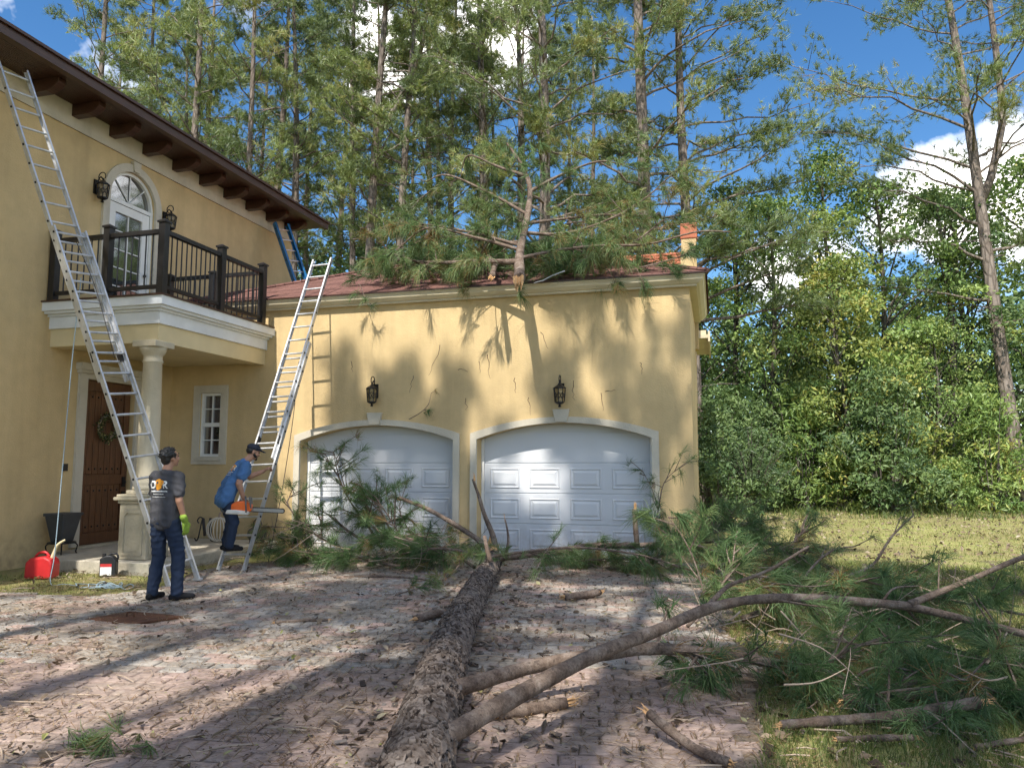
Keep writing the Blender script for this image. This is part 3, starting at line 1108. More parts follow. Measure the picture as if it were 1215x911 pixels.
# wall lanterns ----------------------------------------------------------
def lantern(pos, out, side):
    """pos = wall point behind the lantern's middle; out = unit vector away from wall"""
    pos, out, side = A(*pos), A(*out), A(*side)
    upz = A(0, 0, 1)
    g = G()
    g.obox(pos + out * .015 + upz * .05, out, side, upz, (.015, .055, .13))
    arm = [pos + out * (.02 + .13 * t) + upz * (.10 + .13 * math.sin(t * math.pi * .8)) for t in np.linspace(0, 1, 8)]
    g.tube(arm, .011, 6)
    cur = [pos + out * (.13 + .075 * math.cos(t)) + upz * (.235 + .075 * math.sin(t)) for t in np.linspace(-.6, 4.6, 14)]
    g.tube(cur, .009, 6)
    b = g.build('wall_lantern', M['black_metal'], house)
    c = pos + out * .16
    g = G()
    g.lathe([(.012, .20), (.02, .16), (.05, .135), (.095, .105), (.115, .09), (.115, .075), (.10, .07)][::-1], c, 8)
    g.lathe([(.02, -.24), (.03, -.225), (.012, -.20), (.055, -.185), (.085, -.165), (.085, -.15)], c, 8)
    for k in range(8):
        t = 2 * math.pi * k / 8
        d0 = A(math.cos(t), math.sin(t), 0)
        g.tube([c + d0 * .102 + upz * .07, c + d0 * .082 - upz * .155], .0075, 5)
        d1 = A(math.cos(t + .785), math.sin(t + .785), 0)
        g.tube([c + d0 * .097 + upz * .02, c + (d0 + d1) * .047 - upz * .045, c + d1 * .088 - upz * .11], .0045, 4)
        g.tube([c + d1 * .097 + upz * .02, c + (d0 + d1) * .047 - upz * .045, c + d0 * .088 - upz * .11], .0045, 4)
    g.build('lantern_cage', M['black_metal'], b)
    g = G()
    g.lathe([(.076, -.15), (.092, .07)], c, 8)
    g.build('lantern_glass', M['lantern_glass'], b)
lantern((-6.05, YG, 2.88), (0, -1, 0), (1, 0, 0))
lantern((-2.555, YG, 2.80), (0, -1, 0), (1, 0, 0))
lantern((XL, 10.66, 6.42), (1, 0, 0), (0, 1, 0))
lantern((XL, 12.40, 6.40), (1, 0, 0), (0, 1, 0))
# wreath hangs on the entry door
wr = empty('wreath', (XL - .04, 11.27, 2.25))
tag(wr, 'leafy wreath hanging on the brown entry door', 'wreath')
g = G()
g.tube([(XL - .03, 11.27 + .2 * math.cos(t), 2.25 + .2 * math.sin(t)) for t in np.linspace(0, 2 * math.pi, 24)], .022, 6)
g.build('twig_ring', M['dry_wood'], wr)
g = G()
for k in range(420):
    t = rng.uniform(0, 2 * np.pi)
    c = A(XL - .01 + rng.uniform(-.03, .05), 11.27 + .2 * math.cos(t) + rng.normal(0, .04), 2.25 + .2 * math.sin(t) + rng.normal(0, .04))
    d = unit(rng.normal(size=3)); e = unit(np.cross(d, rng.normal(size=3)))
    L = rng.uniform(.03, .07)
    g.add([c - e * .012, c + d * L * .5 + e * .016, c + d * L, c + d * L * .5 - e * .016], [(0, 1, 2, 3)], rng.uniform())
g.build('leaves', M['wreath_leaf'], wr, tint=True)
# ------------------------------------------------------------------ vegetation
def needle_tufts(gg, O, AX, r, N=12, length=.26, width=.012, spread=1.0, droop=.0, segs=1, tint=None):
    """tufts of N needles at origins O (n,3) along axes AX; one triangle each (segs=1) or a bent strip (segs=2)"""
    O = np.asarray(O, float); AX = unit(np.asarray(AX, float))
    n = len(O)
    if n == 0:
        return
    d = unit(AX[:, None, :] + r.normal(0, 1, (n, N, 3)) * spread * .55 * r.uniform(.45, 1.15, (n, 1, 1)))
    L = length * r.uniform(.65, 1.1, (n, N, 1)) * r.uniform(.65, 1.12, (n, 1, 1))
    droop = droop * r.uniform(.2, 1.7, (n, 1))
    side = unit(np.cross(d, r.normal(size=(n, N, 3)))) * width * .5
    base = O[:, None, :] + d * .02 * L + AX[:, None, :] * r.uniform(-.35, .1, (n, N, 1)) * length
    tip = base + d * L
    tip[..., 2] -= droop * L[..., 0]
    tt = r.uniform(0, 1, n) if tint is None else np.asarray(tint)
    tt = np.clip(tt[:, None] + r.normal(0, .08, (n, N)), 0, 1)
    if segs == 1:
        v = np.stack([base - side, base + side, tip], 2).reshape(-1, 3)
        f = np.arange(n * N * 3).reshape(-1, 3)
        gg.add(v, f, np.repeat(tt.ravel(), 3))
    else:
        mid = base + d * L * .55
        mid[..., 2] -= droop * L[..., 0] * .22
        v = np.stack([base - side * .8, base + side * .8, mid + side, mid - side, tip], 2).reshape(-1, 3)
        k = np.arange(n * N)[:, None] * 5
        gg.add(v, k + np.array([[0, 1, 2, 3]]), np.repeat(tt.ravel(), 5))
        gg.F.append((k + np.array([[3, 2, 4]])) + (gg.n - len(v)))

def leaf_cloud(gg, C, r, size=.12, tint=None, narrow=.55, up=.5):
    C = np.asarray(C, float)
    n = len(C)
    nrm = unit(r.normal(size=(n, 3)) * .8 + A(0, -.35, up))
    d = unit(np.cross(nrm, r.normal(size=(n, 3))))
    e = np.cross(nrm, d)
    L = size * r.uniform(.6, 1.25, (n, 1))
    v = np.stack([C - d * L * .5, C + e * L * narrow * .5 + nrm * L * .06, C + d * L * .5 - nrm * L * .1, C - e * L * narrow * .5 + nrm * L * .06], 1).reshape(-1, 3)
    tt = r.uniform(0, 1, n) if tint is None else np.asarray(tint)
    gg.add(v, np.arange(n * 4).reshape(-1, 4), np.repeat(tt, 4))

def bez(p0, p1, p2, n):
    t = np.linspace(0, 1, n)[:, None]
    return (1 - t) ** 2 * p0 + 2 * t * (1 - t) * p1 + t * t * p2

def pine(name, seed, H=26, cs=.34, crad=4.2, tr=.22, lean=(0, 0), nl=44, tufts=12, fork=None, limbs=(), dens=1.0, shape=.7, needle=(17, .34, .019)):
    """a pine in local space; returns the Empty with its trunk and crown"""
    r = np.random.default_rng(seed)
    root = empty(name)
    W, N = G(), G()
    def trunk_pt(h):
        f = h / H
        return A(lean[0] * f + .22 * math.sin(f * 5 + seed), lean[1] * f + .22 * math.cos(f * 4.2 + seed * 2), h)
    def trunk_r(h):
        return tr * (1 - .80 * (h / H) ** 1.15) + .10 * tr * math.exp(-h * 1.2) * 2
    hs = np.concatenate([[0, .25, .7], np.linspace(1.5, H, 22)])
    W.tube([trunk_pt(h) for h in hs], [trunk_r(h) for h in hs], 10)
    stems = [(trunk_pt, trunk_r, cs * H, H)]
    if fork:
        fh, dx, dy = fork
        def p2(h):
            q = trunk_pt(fh)
            f = min(1, (h - fh) / 3.5)
            return trunk_pt(h) * 1.0 + A(dx, dy, 0) * (f ** .7) * (1 + .04 * (h - fh))
        def r2(h):
            return trunk_r(h) * .82
        hh = np.linspace(fh, H * .96, 16)
        W.tube([p2(h) for h in hh], [r2(h) for h in hh], 9)
        stems.append((p2, r2, max(cs * H, fh + 1), H * .96))
    O, AX, TT = [], [], []
    def limb(p0, rad, d, L, up, nsub=6, big=1.0):
        p1 = p0 + d * L * .45 + A(0, 0, up * L * .52) + r.normal(0, .07 * L, 3)
        p2_ = p0 + d * L + A(0, 0, up * L * .75)
        p2_ += r.normal(0, .06 * L, 3)
        path = bez(p0, p1, p2_, 7)
        path[1:-1] += r.normal(0, .018 * L, (5, 3))
        W.tube(path, np.linspace(rad, rad * .25, 7), 5, caps=False)
        tone = r.uniform(.1, .9)
        for k in range(nsub):
            f = r.uniform(.38, 1.0) if k else 1.0
            i = min(5, int(f * 6))
            q = path[i] + (path[i + 1] - path[i]) * (f * 6 - i) if f < 1 else path[6]
            sd = unit(d * .8 + r.normal(0, .62, 3) * A(1, 1, .55) + A(0, 0, .25))
            sl = L * r.uniform(.16, .34) * big
            e = q + sd * sl
            W.tube([q, q + sd * sl * .5 + A(0, 0, .03), e], [rad * .28, rad * .2, rad * .1], 3, caps=False)
            m = max(2, int(tufts * dens * r.uniform(.5, 1.8)))
            t = r.uniform(.25, 1.08, m)[:, None]
            O.append(q + sd * sl * t + r.normal(0, .09 + .028 * L, (m, 3)) * A(1, 1, .6))
            AX.append(unit(sd * .5 + A(0, 0, .55) + r.normal(0, .5, (m, 3))))
            TT.append(np.clip(tone + r.normal(0, .16, m), 0, 1))
    for pt, rr, h0, h1 in stems:
        nn = nl if len(stems) == 1 else int(nl * .62)
        for k in range(nn):
            f = (k + r.uniform(0, 1)) / nn
            h = h0 + (h1 - h0) * f ** .92
            az = r.uniform(0, 2 * np.pi) if len(stems) == 1 else r.uniform(0, 2 * np.pi)
            L = crad * (1 - f ** 1.6) ** shape * r.uniform(.5, 1.05) + .5
            up = r.uniform(.05, .55) + .35 * f
            limb(pt(h), max(.016, rr(h) * .30), A(math.cos(az), math.sin(az), 0), L, up)
        # bare dead stubs below the crown
        for k in range(7):
            h = r.uniform(h0 * .45, h0)
            az = r.uniform(0, 2 * np.pi)
            d = A(math.cos(az), math.sin(az), r.uniform(-.1, .35))
            L = r.uniform(.4, 1.9)
            W.tube([pt(h), pt(h) + d * L * .6, pt(h) + d * L + A(0, 0, -.1)], [rr(h) * .14, rr(h) * .1, .008], 4, caps=False)
    for (h, az, L, up, ns) in limbs:
        limb(trunk_pt(h), max(.035, trunk_r(h) * .34), A(math.cos(R(az)), math.sin(R(az)), 0), L, up, ns, .85)
    n_, l_, w_ = needle
    needle_tufts(N, np.vstack(O), np.vstack(AX), r, n_, l_, w_, 1.05, .08, 1, np.concatenate(TT))
    W.build('trunk', M['pine_bark'], root, smooth=True)
    N.build('crown', M['needles_far'], root, tint=True)
    return root

def clump(ends, per, r, s0, s1):
    """leaves on the upper shell of uneven clumps"""
    cl = len(ends)
    d = unit(r.normal(size=(cl, per, 3)) + A(0, -.25, .45))
    rad = r.uniform(s0, s1, (cl, 1, 1)) * (r.uniform(.25, 1.0, (cl, per, 1)) ** .45)
    return ends[:, None, :] + d * rad * A(1.1, 1.1, .62) + r.normal(0, .05, (cl, per, 3))

def broadleaf(name, seed, H=11, crad=3.2, tr=.14, n_leaf=6500, leaf=.15, mat='leaf_mid', cs=.16, lean=(0, 0), cl=80, bark_='grey_bark', narrow=.6):
    r = np.random.default_rng(seed)
    root = empty(name)
    W, N = G(), G()
    def pt(h):
        f = h / H
        return A(lean[0] * f + .25 * math.sin(f * 4 + seed), lean[1] * f + .2 * math.cos(f * 5 + seed), h)
    hs = np.linspace(0, H * .93, 12)
    W.tube([pt(h) for h in hs], tr * (1 - .85 * (hs / H)) + .01, 8)
    ends = []
    for k in range(cl):
        f = r.uniform(0, 1) ** .85
        h = H * (cs + (1 - cs) * f)
        rad = crad * (math.sin(math.pi * min(1, (.16 + .84 * f))) ** .6) * r.uniform(.25, 1.08)
        az = r.uniform(0, 2 * np.pi)
        c = pt(min(h, H * .95)) + A(math.cos(az) * rad, math.sin(az) * rad, r.normal(0, .25))
        ends.append(c)
        if k % 2 == 0:
            h0 = max(H * cs * .6, h - rad * .7 - .3)
            p0 = pt(min(h0, H * .9))
            W.tube(bez(p0, p0 * .45 + c * .55 + A(0, 0, .3), c, 5), np.linspace(tr * .30, .01, 5), 4, caps=False)
    ends = np.array(ends)
    per = n_leaf // cl
    tone = r.uniform(0, 1, cl)
    C = clump(ends, per, r, .38, .95)
    C[..., 2] = np.maximum(C[..., 2], .05)
    T = np.clip(tone[:, None] * .8 + r.normal(.08, .10, (cl, per)), 0, 1)
    leaf_cloud(N, C.reshape(-1, 3), r, leaf, T.ravel(), narrow)
    W.build('trunk', M[bark_], root, smooth=True)
    N.build('crown', M[mat], root, tint=True)
    return root

def shrub(name, seed, H=2.6, rad=1.6, n_leaf=3600, leaf=.12, mat='leaf_mid', narrow=.6):
    r = np.random.default_rng(seed)
    root = empty(name)
    W, N = G(), G()
    cl = 60
    ends = []
    for k in range(cl):
        az = r.uniform(0, 2 * np.pi)
        f = r.uniform(.05, 1)
        rr = rad * r.uniform(.1, 1) * math.sqrt(max(.08, 1 - f * f * .8))
        c = A(math.cos(az) * rr, math.sin(az) * rr, H * f)
        ends.append(c)
        if k % 3 == 0:
            b = A(math.cos(az) * .15, math.sin(az) * .15, 0)
            W.tube(bez(b, b * .4 + c * .6 + A(0, 0, .4), c, 5), np.linspace(.022, .006, 5), 4, caps=False)
    ends = np.array(ends)
    per = n_leaf // cl
    C = clump(ends, per, r, .25, .6)
    C[..., 2] = np.maximum(C[..., 2], .03)
    T = np.clip(r.uniform(0, 1, cl)[:, None] * .75 + r.normal(.12, .13, (cl, per)), 0, 1)
    leaf_cloud(N, C.reshape(-1, 3), r, leaf, T.ravel(), narrow)
    W.build('stem', M['grey_bark'], root)
    N.build('foliage', M[mat], root, tint=True)
    return root

def ordinal(n):
    return ['first', 'second', 'third', 'fourth', 'fifth', 'sixth', 'seventh', 'eighth', 'ninth', 'tenth', 'eleventh', 'twelfth', 'thirteenth', 'fourteenth', 'fifteenth', 'sixteenth', 'seventeenth', 'eighteenth', 'nineteenth', 'twentieth', 'twenty-first', 'twenty-second', 'twenty-third', 'twenty-fourth', 'twenty-fifth', 'twenty-sixth', 'twenty-seventh', 'twenty-eighth', 'twenty-ninth', 'thirtieth', 'thirty-first', 'thirty-second'][n]

# hero pines, built one by one --------------------------------------------
def put(o, x, y, rz=0, sc=1.0):
    o.location = (x, y, 0)
    o.rotation_euler = (0, 0, rz)
    o.scale = (sc, sc, sc)
    return o
GP = 'pines standing behind the house'
o = put(pine('pine_tree', 301, 27, .28, 4.6, .27, (.3, 0), 52, 14, limbs=[(9, 205, 4.6, .1, 7), (10.5, 160, 4.2, .3, 6)]), -6.0, 25.5)
tag(o, 'tall pine rising behind the middle of the garage roof, left of the sky gap', 'pine tree', GP)
o = put(pine('pine_tree', 302, 28, .25, 3.6, .30, (.6, 0), 46, 11, limbs=[(8.2, 180, 2.4, .0, 5), (9.6, 10, 2.6, .25, 5)]), -2.55, 26.0)
tag(o, 'dark pine standing alone in the blue sky gap behind the garage', 'pine tree', GP)
o = put(pine('pine_tree', 303, 27, .27, 4.2, .25, (.2, 0), 50, 14, limbs=[(6.6, -8, 4.6, .12, 11), (7.4, -22, 4.2, .22, 10), (8.2, -60, 2.8, .1, 8), (10.6, -14, 4.4, .25, 11), (12.5, 8, 4.2, .3, 9), (14.5, -10, 3.6, .35, 9)]), -.85, 27.5)
tag(o, 'pine above the terracotta capped chimney with bright sprays reaching right', 'pine tree', GP)
o = put(pine('pine_tree', 304, 27, .36, 3.2, .24, (1.2, 0), 44, 12, fork=(14.5, 1.3, .4)), -13.2, 26.5)
tag(o, 'pale trunked pine just right of the house roof, forking near the top', 'pine tree', GP)
o = put(pine('pine_tree', 305, 26, .40, 3.2, .22, (.5, 0), 46, 13), -12.0, 27.5)
tag(o, 'slim pale pine beside the forked pine behind the garage roof', 'pine tree', GP)
o = put(pine('pine_tree', 306, 28, .38, 4.4, .26, (-2.4, .3), 44, 13, fork=(11.2, 1.15, .3), limbs=[(10.4, 185, 4.4, .55, 12), (11.6, 178, 5.4, .60, 14), (12.6, 170, 5.6, .50, 14), (9.0, 192, 3.6, .30, 9), (7.6, 182, 3.4, .15, 8), (14.2, 186, 6.0, .45, 14), (13, 20, 3.4, .3, 9), (9.4, 5, 2.6, .2, 7), (15.4, 176, 6, .35, 14)], shape=.6, dens=.8), 10.7, 31.0)
tag(o, 'big twin trunked pine leaning left at the right edge of the lawn', 'pine tree')

# the stand behind, from a few shared trees ------------------------------------
PV = [pine('pine_tree', 401 + k, 27 - k * .6, .40 + .04 * (k % 3), 3.3 + .25 * (k % 4), .20 + .015 * k, (.5 - .25 * k, 0), 36, 9) for k in range(6)]
PV += [pine('pine_tree', 421 + k, 27, .58, 2.8, .17 + .02 * k, (.6 - .5 * k, 0), 26, 9) for k in range(3)]
stand = [(-15.0, 29.5, 6), (-18.6, 36.0, 7), (-21.6, 37.5, 8), (-14.8, 38.0, 8), (-12.9, 41.0, 6), (-24.2, 27.5, 7), (-10.6, 36.0, 7), (-17.0, 41.5, 6), (-7.0, 40.0, 8), (-27.5, 31.5, 6), (-24.5, 24.5, 1), (-22.0, 29.0, 4), (-31.0, 33.0, 3), (-20.6, 25.2, 0), (-28.4, 37.0, 1), (-25.2, 31.0, 2), (-22.6, 34.0, 3), (-19.6, 31.0, 4),
         (-17.2, 28.5, 5), (-16.2, 34.0, 0), (-17.6, 25.0, 1), (-13.6, 35.0, 2), (-11.5, 33.0, 3), (-9.6, 29.5, 4), (-8.2, 33.5, 5), (-9.4, 38.0, 0), (-5.6, 36.0, 1), (-20.5, 39.0, 5), (-26.0, 42.0, 0)]
stand.sort(key=lambda t: project((t[0], t[1], 8))[0])
for k, (x, y, v) in enumerate(stand):
    if v in [s[2] for s in stand[:k]]:
        o = copy_tree(PV[v])
    else:
        o = PV[v]
    put(o, x, y, rng.uniform(0, 6.28), rng.uniform(.9, 1.12))
    tag(o, 'tall pine in the stand behind the house, %s trunk from the left' % ordinal(k), 'pine tree', GP)

# pines behind the viewer: their crowns dapple the wall and the drive ---------------
SH = [pine('pine_tree', 451, 27, .64, 2.6, .22, (.2, 0), 26, 11, needle=(15, .38, .034)), pine('pine_tree', 452, 26, .58, 2.9, .22, (-.3, 0), 26, 11, needle=(15, .38, .034)), pine('pine_tree', 453, 25, .5, 3.2, .22, (.3, 0), 26, 9, needle=(15, .38, .032))]
shade = [(-11.2, -3.0, 0, .90), (-6.9, -3.0, 1, .93), (-4.9, -4.4, 0, .95), (-3.3, -2.4, 0, .88), (-1.4, -3.6, 1, .94), (.6, -2.6, 0, .88), (-10.6, -7.5, 2, 1.0), (2.6, -6.2, 2, 1.0), (4.8, -4.0, 1, .95), (-4.4, -10.2, 2, 1.0), (6.8, -7.5, 2, 1.0), (.6, -7.8, 2, .95), (3.9, -9.4, 2, 1.0)]
seen = set()
for k, (x, y, v, sc) in enumerate(shade):
    o = put(copy_tree(SH[v]) if v in seen else SH[v], x, y, 1.3 * k, sc)
    seen.add(v)
    tag(o, 'tall pine across the drive whose crown dapples the garage wall', 'pine tree', 'pines across the drive')

# understory behind the garage and along the lawn --------------------------------
BV = [broadleaf('broadleaf_tree', 501, 11.0, 3.0, .15, 9000, .155, 'leaf_mid'),
      broadleaf('broadleaf_tree', 502, 9.5, 2.7, .12, 8500, .15, 'leaf_mid', .12),
      broadleaf('broadleaf_tree', 503, 12.5, 3.2, .16, 9000, .155, 'leaf_dark', .2),
      broadleaf('broadleaf_tree', 504, 8.0, 2.5, .11, 8500, .14, 'leaf_yellow', .1),
      broadleaf('broadleaf_tree', 505, 14.4, 1.7, .14, 6000, .17, 'leaf_mid', .34, cl=60)]
GB = 'broadleaf trees along the far edge of the lawn'
right = [(2.2, 31.5, 0, 1.12, 'mid green tree behind the narrow leaved shrub by the garage corner'),
         (4.6, 30.0, 3, 1.12, 'yellow green tree rising at the middle of the thicket'),
         (6.4, 32.5, 0, 1.18, 'tall mid green tree whose top reaches into the white cloud'),
         (8.9, 33.0, 2, 1.02, 'dark tree left of the twin trunked pine'),
         (13.0, 34.5, 0, 1.3, 'mid green tree right of the twin trunked pine'),
         (.9, 34.0, 2, 1.12, 'dark tree nearest the garage corner'),
         (4.55, 31.8, 4, 1.0, 'tall slender leafy tree with its crown against blue sky'),
         (10.6, 36.0, 1, 1.45, 'leafy tree behind the twin trunked pine'),
         (7.6, 30.3, 1, .72, 'small green tree in front of the dark tree'),
         (15.6, 33.0, 3, 1.25, 'yellow green tree at the right edge of the picture')]
left = [(-15.5, 31.0, 2, .95, 'dark tree low between the pale pine trunks and the house'), (-11.8, 30.0, 2, .9, 'dark leafy tree behind the slim pale pines'),
        (-8.8, 32.0, 0, 1.0, 'mid green tree behind the left half of the garage roof'), (-5.8, 30.5, 2, .85, 'dark tree behind the broken treetop'),
        (-3.6, 33.0, 1, .9, 'green tree low in the sky gap behind the roof'), (-.4, 31.0, 1, .95, 'green tree behind the terracotta capped chimney'),
        (-18.8, 33.0, 0, 1.0, 'mid green tree behind the far corner of the house')]
used = set()
for x, y, v, sc, lab in right + left:
    o = BV[v] if v not in used else copy_tree(BV[v])
    used.add(v)
    put(o, x, y, rng.uniform(0, 6.28), sc)
    tag(o, lab, 'tree', GB if (x, y, v, sc, lab) in right else 'trees behind the garage roof')
SV = [shrub('shrub', 601, 2.9, 1.7, 4200, .14, 'leaf_mid'), shrub('shrub', 602, 2.3, 1.5, 3400, .12, 'leaf_yellow', .75), shrub('shrub', 603, 3.6, 1.5, 4600, .17, 'leaf_dark', .4), shrub('shrub', 604, 3.2, 1.2, 2600, .20, 'leaf_mid', .3)]
srow = [(1.4, 27.5, 2, 1.0), (2.9, 28.4, 3, 1.35), (4.1, 27.6, 0, .75), (5.4, 28.2, 2, 1.25), (6.6, 28.6, 1, 1.25), (7.4, 27.9, 0, .6), (8.9, 29.0, 3, 1.2), (9.4, 29.6, 1, .95), (13.9, 31.8, 1, 1.35), (13.2, 30.2, 0, .9), (.4, 26.0, 2, 1.1), (6.0, 30.0, 3, 1.7), (3.6, 30.0, 2, 1.5), (9.9, 33.5, 2, 1.5), (14.6, 30.8, 3, 1.3)]
srow = [(a_, b_ + .9 * math.sin(a_ * 2.1), c_, d_) for a_, b_, c_, d_ in srow]
srow.sort(key=lambda t: project((t[0], t[1], 1))[0])
used = set()
for k, (x, y, v, sc) in enumerate(srow):
    o = SV[v] if v not in used else copy_tree(SV[v])
    used.add(v)
    put(o, x, y, rng.uniform(0, 6.28), sc)
    tag(o, 'leafy shrub along the far lawn edge, %s from the garage corner' % ordinal(k), 'shrub', 'shrubs along the far lawn edge')

# narrow leaved shrub by the garage corner
r = np.random.default_rng(77)
root = empty('willow_leaved_shrub')
W, N = G(), G()
for k in range(26):
    az = r.uniform(0, 6.28)
    d = A(math.cos(az), math.sin(az), 0) * r.uniform(.2, 1.0)
    L = r.uniform(1.6, 2.7)
    p = bez(A(*(d[:2] * .15), 0), A(*(d[:2] * .4), L * .7), A(*(d[:2] * 1.2), L * r.uniform(.75, 1.0)), 9)
    W.tube(p, np.linspace(.022, .006, 9), 4, caps=False)
    for i in range(2, 9):
        m = 9
        q = p[i] + r.normal(0, .05, (m, 3))
        dd = unit(r.normal(size=(m, 3)) * A(1, 1, .6) + A(0, 0, .35))
        sd = unit(np.cross(dd, r.normal(size=(m, 3)))) * .013
        LL = r.uniform(.14, .26, (m, 1))
        mid = q + dd * LL * .5
        tip = q + dd * LL - A(0, 0, .03)
        N.add(np.stack([q, mid + sd, tip, mid - sd], 1).reshape(-1, 3), np.arange(m * 4).reshape(-1, 4), np.repeat(r.uniform(0, 1, m), 4))
W.build('stem', M['grey_bark'], root)
N.build('foliage', M['leaf_willow'], root, tint=True)
put(root, .85, 20.0)
tag(root, 'bushy shrub with long narrow pale leaves near the garage corner', 'shrub')
root = copy_tree(SV[2]); put(root, .1, 19.6, 1.0, .8)
tag(root, 'low dark shrub against the garage corner beside the narrow leaved shrub', 'shrub')

# far wood that reads as one mass
g = G()
r = np.random.default_rng(88)
n = 90000
ang_ = r.uniform(R(50), R(143), n)
dist = r.uniform(46, 62, n)
cx_, cy_ = np.cos(ang_) * dist, np.sin(ang_) * dist
wob = np.sin(ang_ * 23) + .6 * np.sin(ang_ * 57 + 1) + .5 * np.sin(ang_ * 131)
top = np.where(ang_ > R(91), 17 + 2.2 * wob, 11.5 + 1.6 * wob)
zc = r.uniform(0, 1, n) ** 1.05 * top
leaf_cloud(g, np.stack([cx_, cy_, zc], 1), r, .46, np.clip(.35 + .3 * np.sin(ang_ * 80) * np.sin(zc) + r.normal(0, .2, n), 0, 1), .7)
o = stuff(g.build('far_wood', M['leaf_dark'], tint=True))
tag(o, 'far dark wood closing the view behind the trees', 'woodland')
# ------------------------------------------------------------------ fallen tree
def vnoise2(P, seed):
    """jittered-grid cellular distances (F1, F2, id) of 2-D points"""
    r = np.random.default_rng(seed)
    S = 64
    jx, jy, jid = r.uniform(0, 1, (S, S)), r.uniform(0, 1, (S, S)), r.uniform(0, 1, (S, S))
    ci = np.floor(P).astype(int)
    f1 = np.full(len(P), 9.0); f2 = np.full(len(P), 9.0); idd = np.zeros(len(P))
    for a in (-1, 0, 1):
        for b in (-1, 0, 1):
            c = ci + [a, b]
            q = c + np.stack([jx[c[:, 0] % S, c[:, 1] % S], jy[c[:, 0] % S, c[:, 1] % S]], 1)
            d = np.linalg.norm(P - q, axis=1)
            better = d < f1
            f2 = np.where(better, f1, np.minimum(f2, d))
            idd = np.where(better, jid[c[:, 0] % S, c[:, 1] % S], idd)
            f1 = np.where(better, d, f1)
    return f1, f2, idd

def bark_tube(gg, pts, rad, nl, na, seed, depth=.02, cell=(.075, .16)):
    """a trunk whose bark plates stand proud of dark fissures: displaced geometry with a plate tint"""
    p = np.asarray(pts, float)
    t = np.linspace(0, len(p) - 1, nl)
    i = np.minimum(t.astype(int), len(p) - 2)
    fr = (t - i)[:, None]
    C = p[i] * (1 - fr) + p[i + 1] * fr
    rr = np.interp(t, np.arange(len(p)), rad)
    T = unit(np.gradient(C, axis=0))
    u = unit(np.cross(T, A(0, 0, 1)))
    w = np.cross(u, T)
    a = np.linspace(0, 2 * np.pi, na, endpoint=False)
    s = np.concatenate([[0], np.cumsum(np.linalg.norm(np.diff(C, axis=0), axis=1))])
    SS, AA = np.meshgrid(s, a, indexing='ij')
    q = np.stack([np.round(2 * np.pi * rr.mean() / cell[0]) * AA / (2 * np.pi) + .35 * np.sin(SS * 9), SS / cell[1] + .25 * np.sin(AA * 5)], -1).reshape(-1, 2)
    wq = q + .22 * np.stack([np.sin(q[:, 1] * 4.1 + q[:, 0] * 2.3), np.sin(q[:, 0] * 5.3 - q[:, 1] * 1.7)], 1) + .10 * np.stack([np.sin(q[:, 1] * 11.1), np.sin(q[:, 0] * 12.7)], 1)
    f1, f2, idd = vnoise2(wq, seed)
    g1, g2, id2 = vnoise2(wq * 2.1 + 3.3, seed + 1)
    k1, k2, id3 = vnoise2(wq * 4.7 + 9.1, seed + 2)
    e = np.clip((f2 - f1 - .03) / .09, 0, 1)
    e2 = np.clip((g2 - g1) / .12, 0, 1)
    e3 = np.clip((k2 - k1) / .2, 0, 1)
    h = e * (.40 + .42 * idd + .34 * (id2 > .5) * e2)
    rad_ = (rr[:, None] + depth * (h.reshape(nl, na) - .6))
    e2 = e2 * .6 + .4 * e3
    V = C[:, None, :] + (u[:, None, :] * np.cos(a)[None, :, None] + w[:, None, :] * np.sin(a)[None, :, None]) * rad_[..., None]
    j = np.arange(nl - 1)[:, None] * na
    k = np.arange(na)[None]
    k2 = (k + 1) % na
    tint = np.clip(e * (.14 + .34 * idd + .26 * id2 + .14 * id3), 0, 1)
    gg.add(V.reshape(-1, 3), np.stack([j + k, j + k2, j + na + k2, j + na + k], -1).reshape(-1, 4), tint)
    off = gg.n - nl * na
    gg.F.append(np.array([tuple(range(na))[::-1], tuple(range((nl - 1) * na, nl * na))]) + off)

def spline(pts, n):
    p = np.asarray(pts, float)
    m = len(p)
    t = np.linspace(0, m - 1, n)
    i = np.clip(t.astype(int), 0, m - 2)
    f = (t - i)[:, None]
    g_ = lambda k: p[np.clip(k, 0, m - 1)]
    p0, p1, p2, p3 = g_(i - 1), g_(i), g_(i + 1), g_(i + 2)
    return .5 * (2 * p1 + (p2 - p0) * f + (2 * p0 - 5 * p1 + 4 * p2 - p3) * f ** 2 + (3 * p1 - p0 - 3 * p2 + p3) * f ** 3)

def limb_mesh(gg, pts, r0, r1, n=26, sides=10, seed=1, knob=.1):
    r = np.random.default_rng(seed)
    p = spline(pts, n)
    p = p + np.cumsum(r.normal(0, r0 * .05, (n, 3)), 0) * np.linspace(0, 1, n)[:, None]
    rad = np.linspace(r0, r1, n) * (1 + r.normal(0, knob, n))
    gg.tube(p, rad, sides)
    return p

def splinter(gg, c, d, rad, L, n, seed):
    r = np.random.default_rng(seed)
    d = unit(d)
    u = unit(np.cross(d, A(.3, .2, 1)))
    w = np.cross(d, u)
    for k in range(n):
        a = r.uniform(0, 6.28)
        q = c + (u * math.cos(a) + w * math.sin(a)) * rad * r.uniform(.1, .85)
        l = L * r.uniform(.35, 1)
        s = rad * r.uniform(.14, .3)
        gg.tube([q - d * .04, q + d * l * .6, q + d * l + r.normal(0, .01, 3)], [s, s * .8, s * .15], 4)

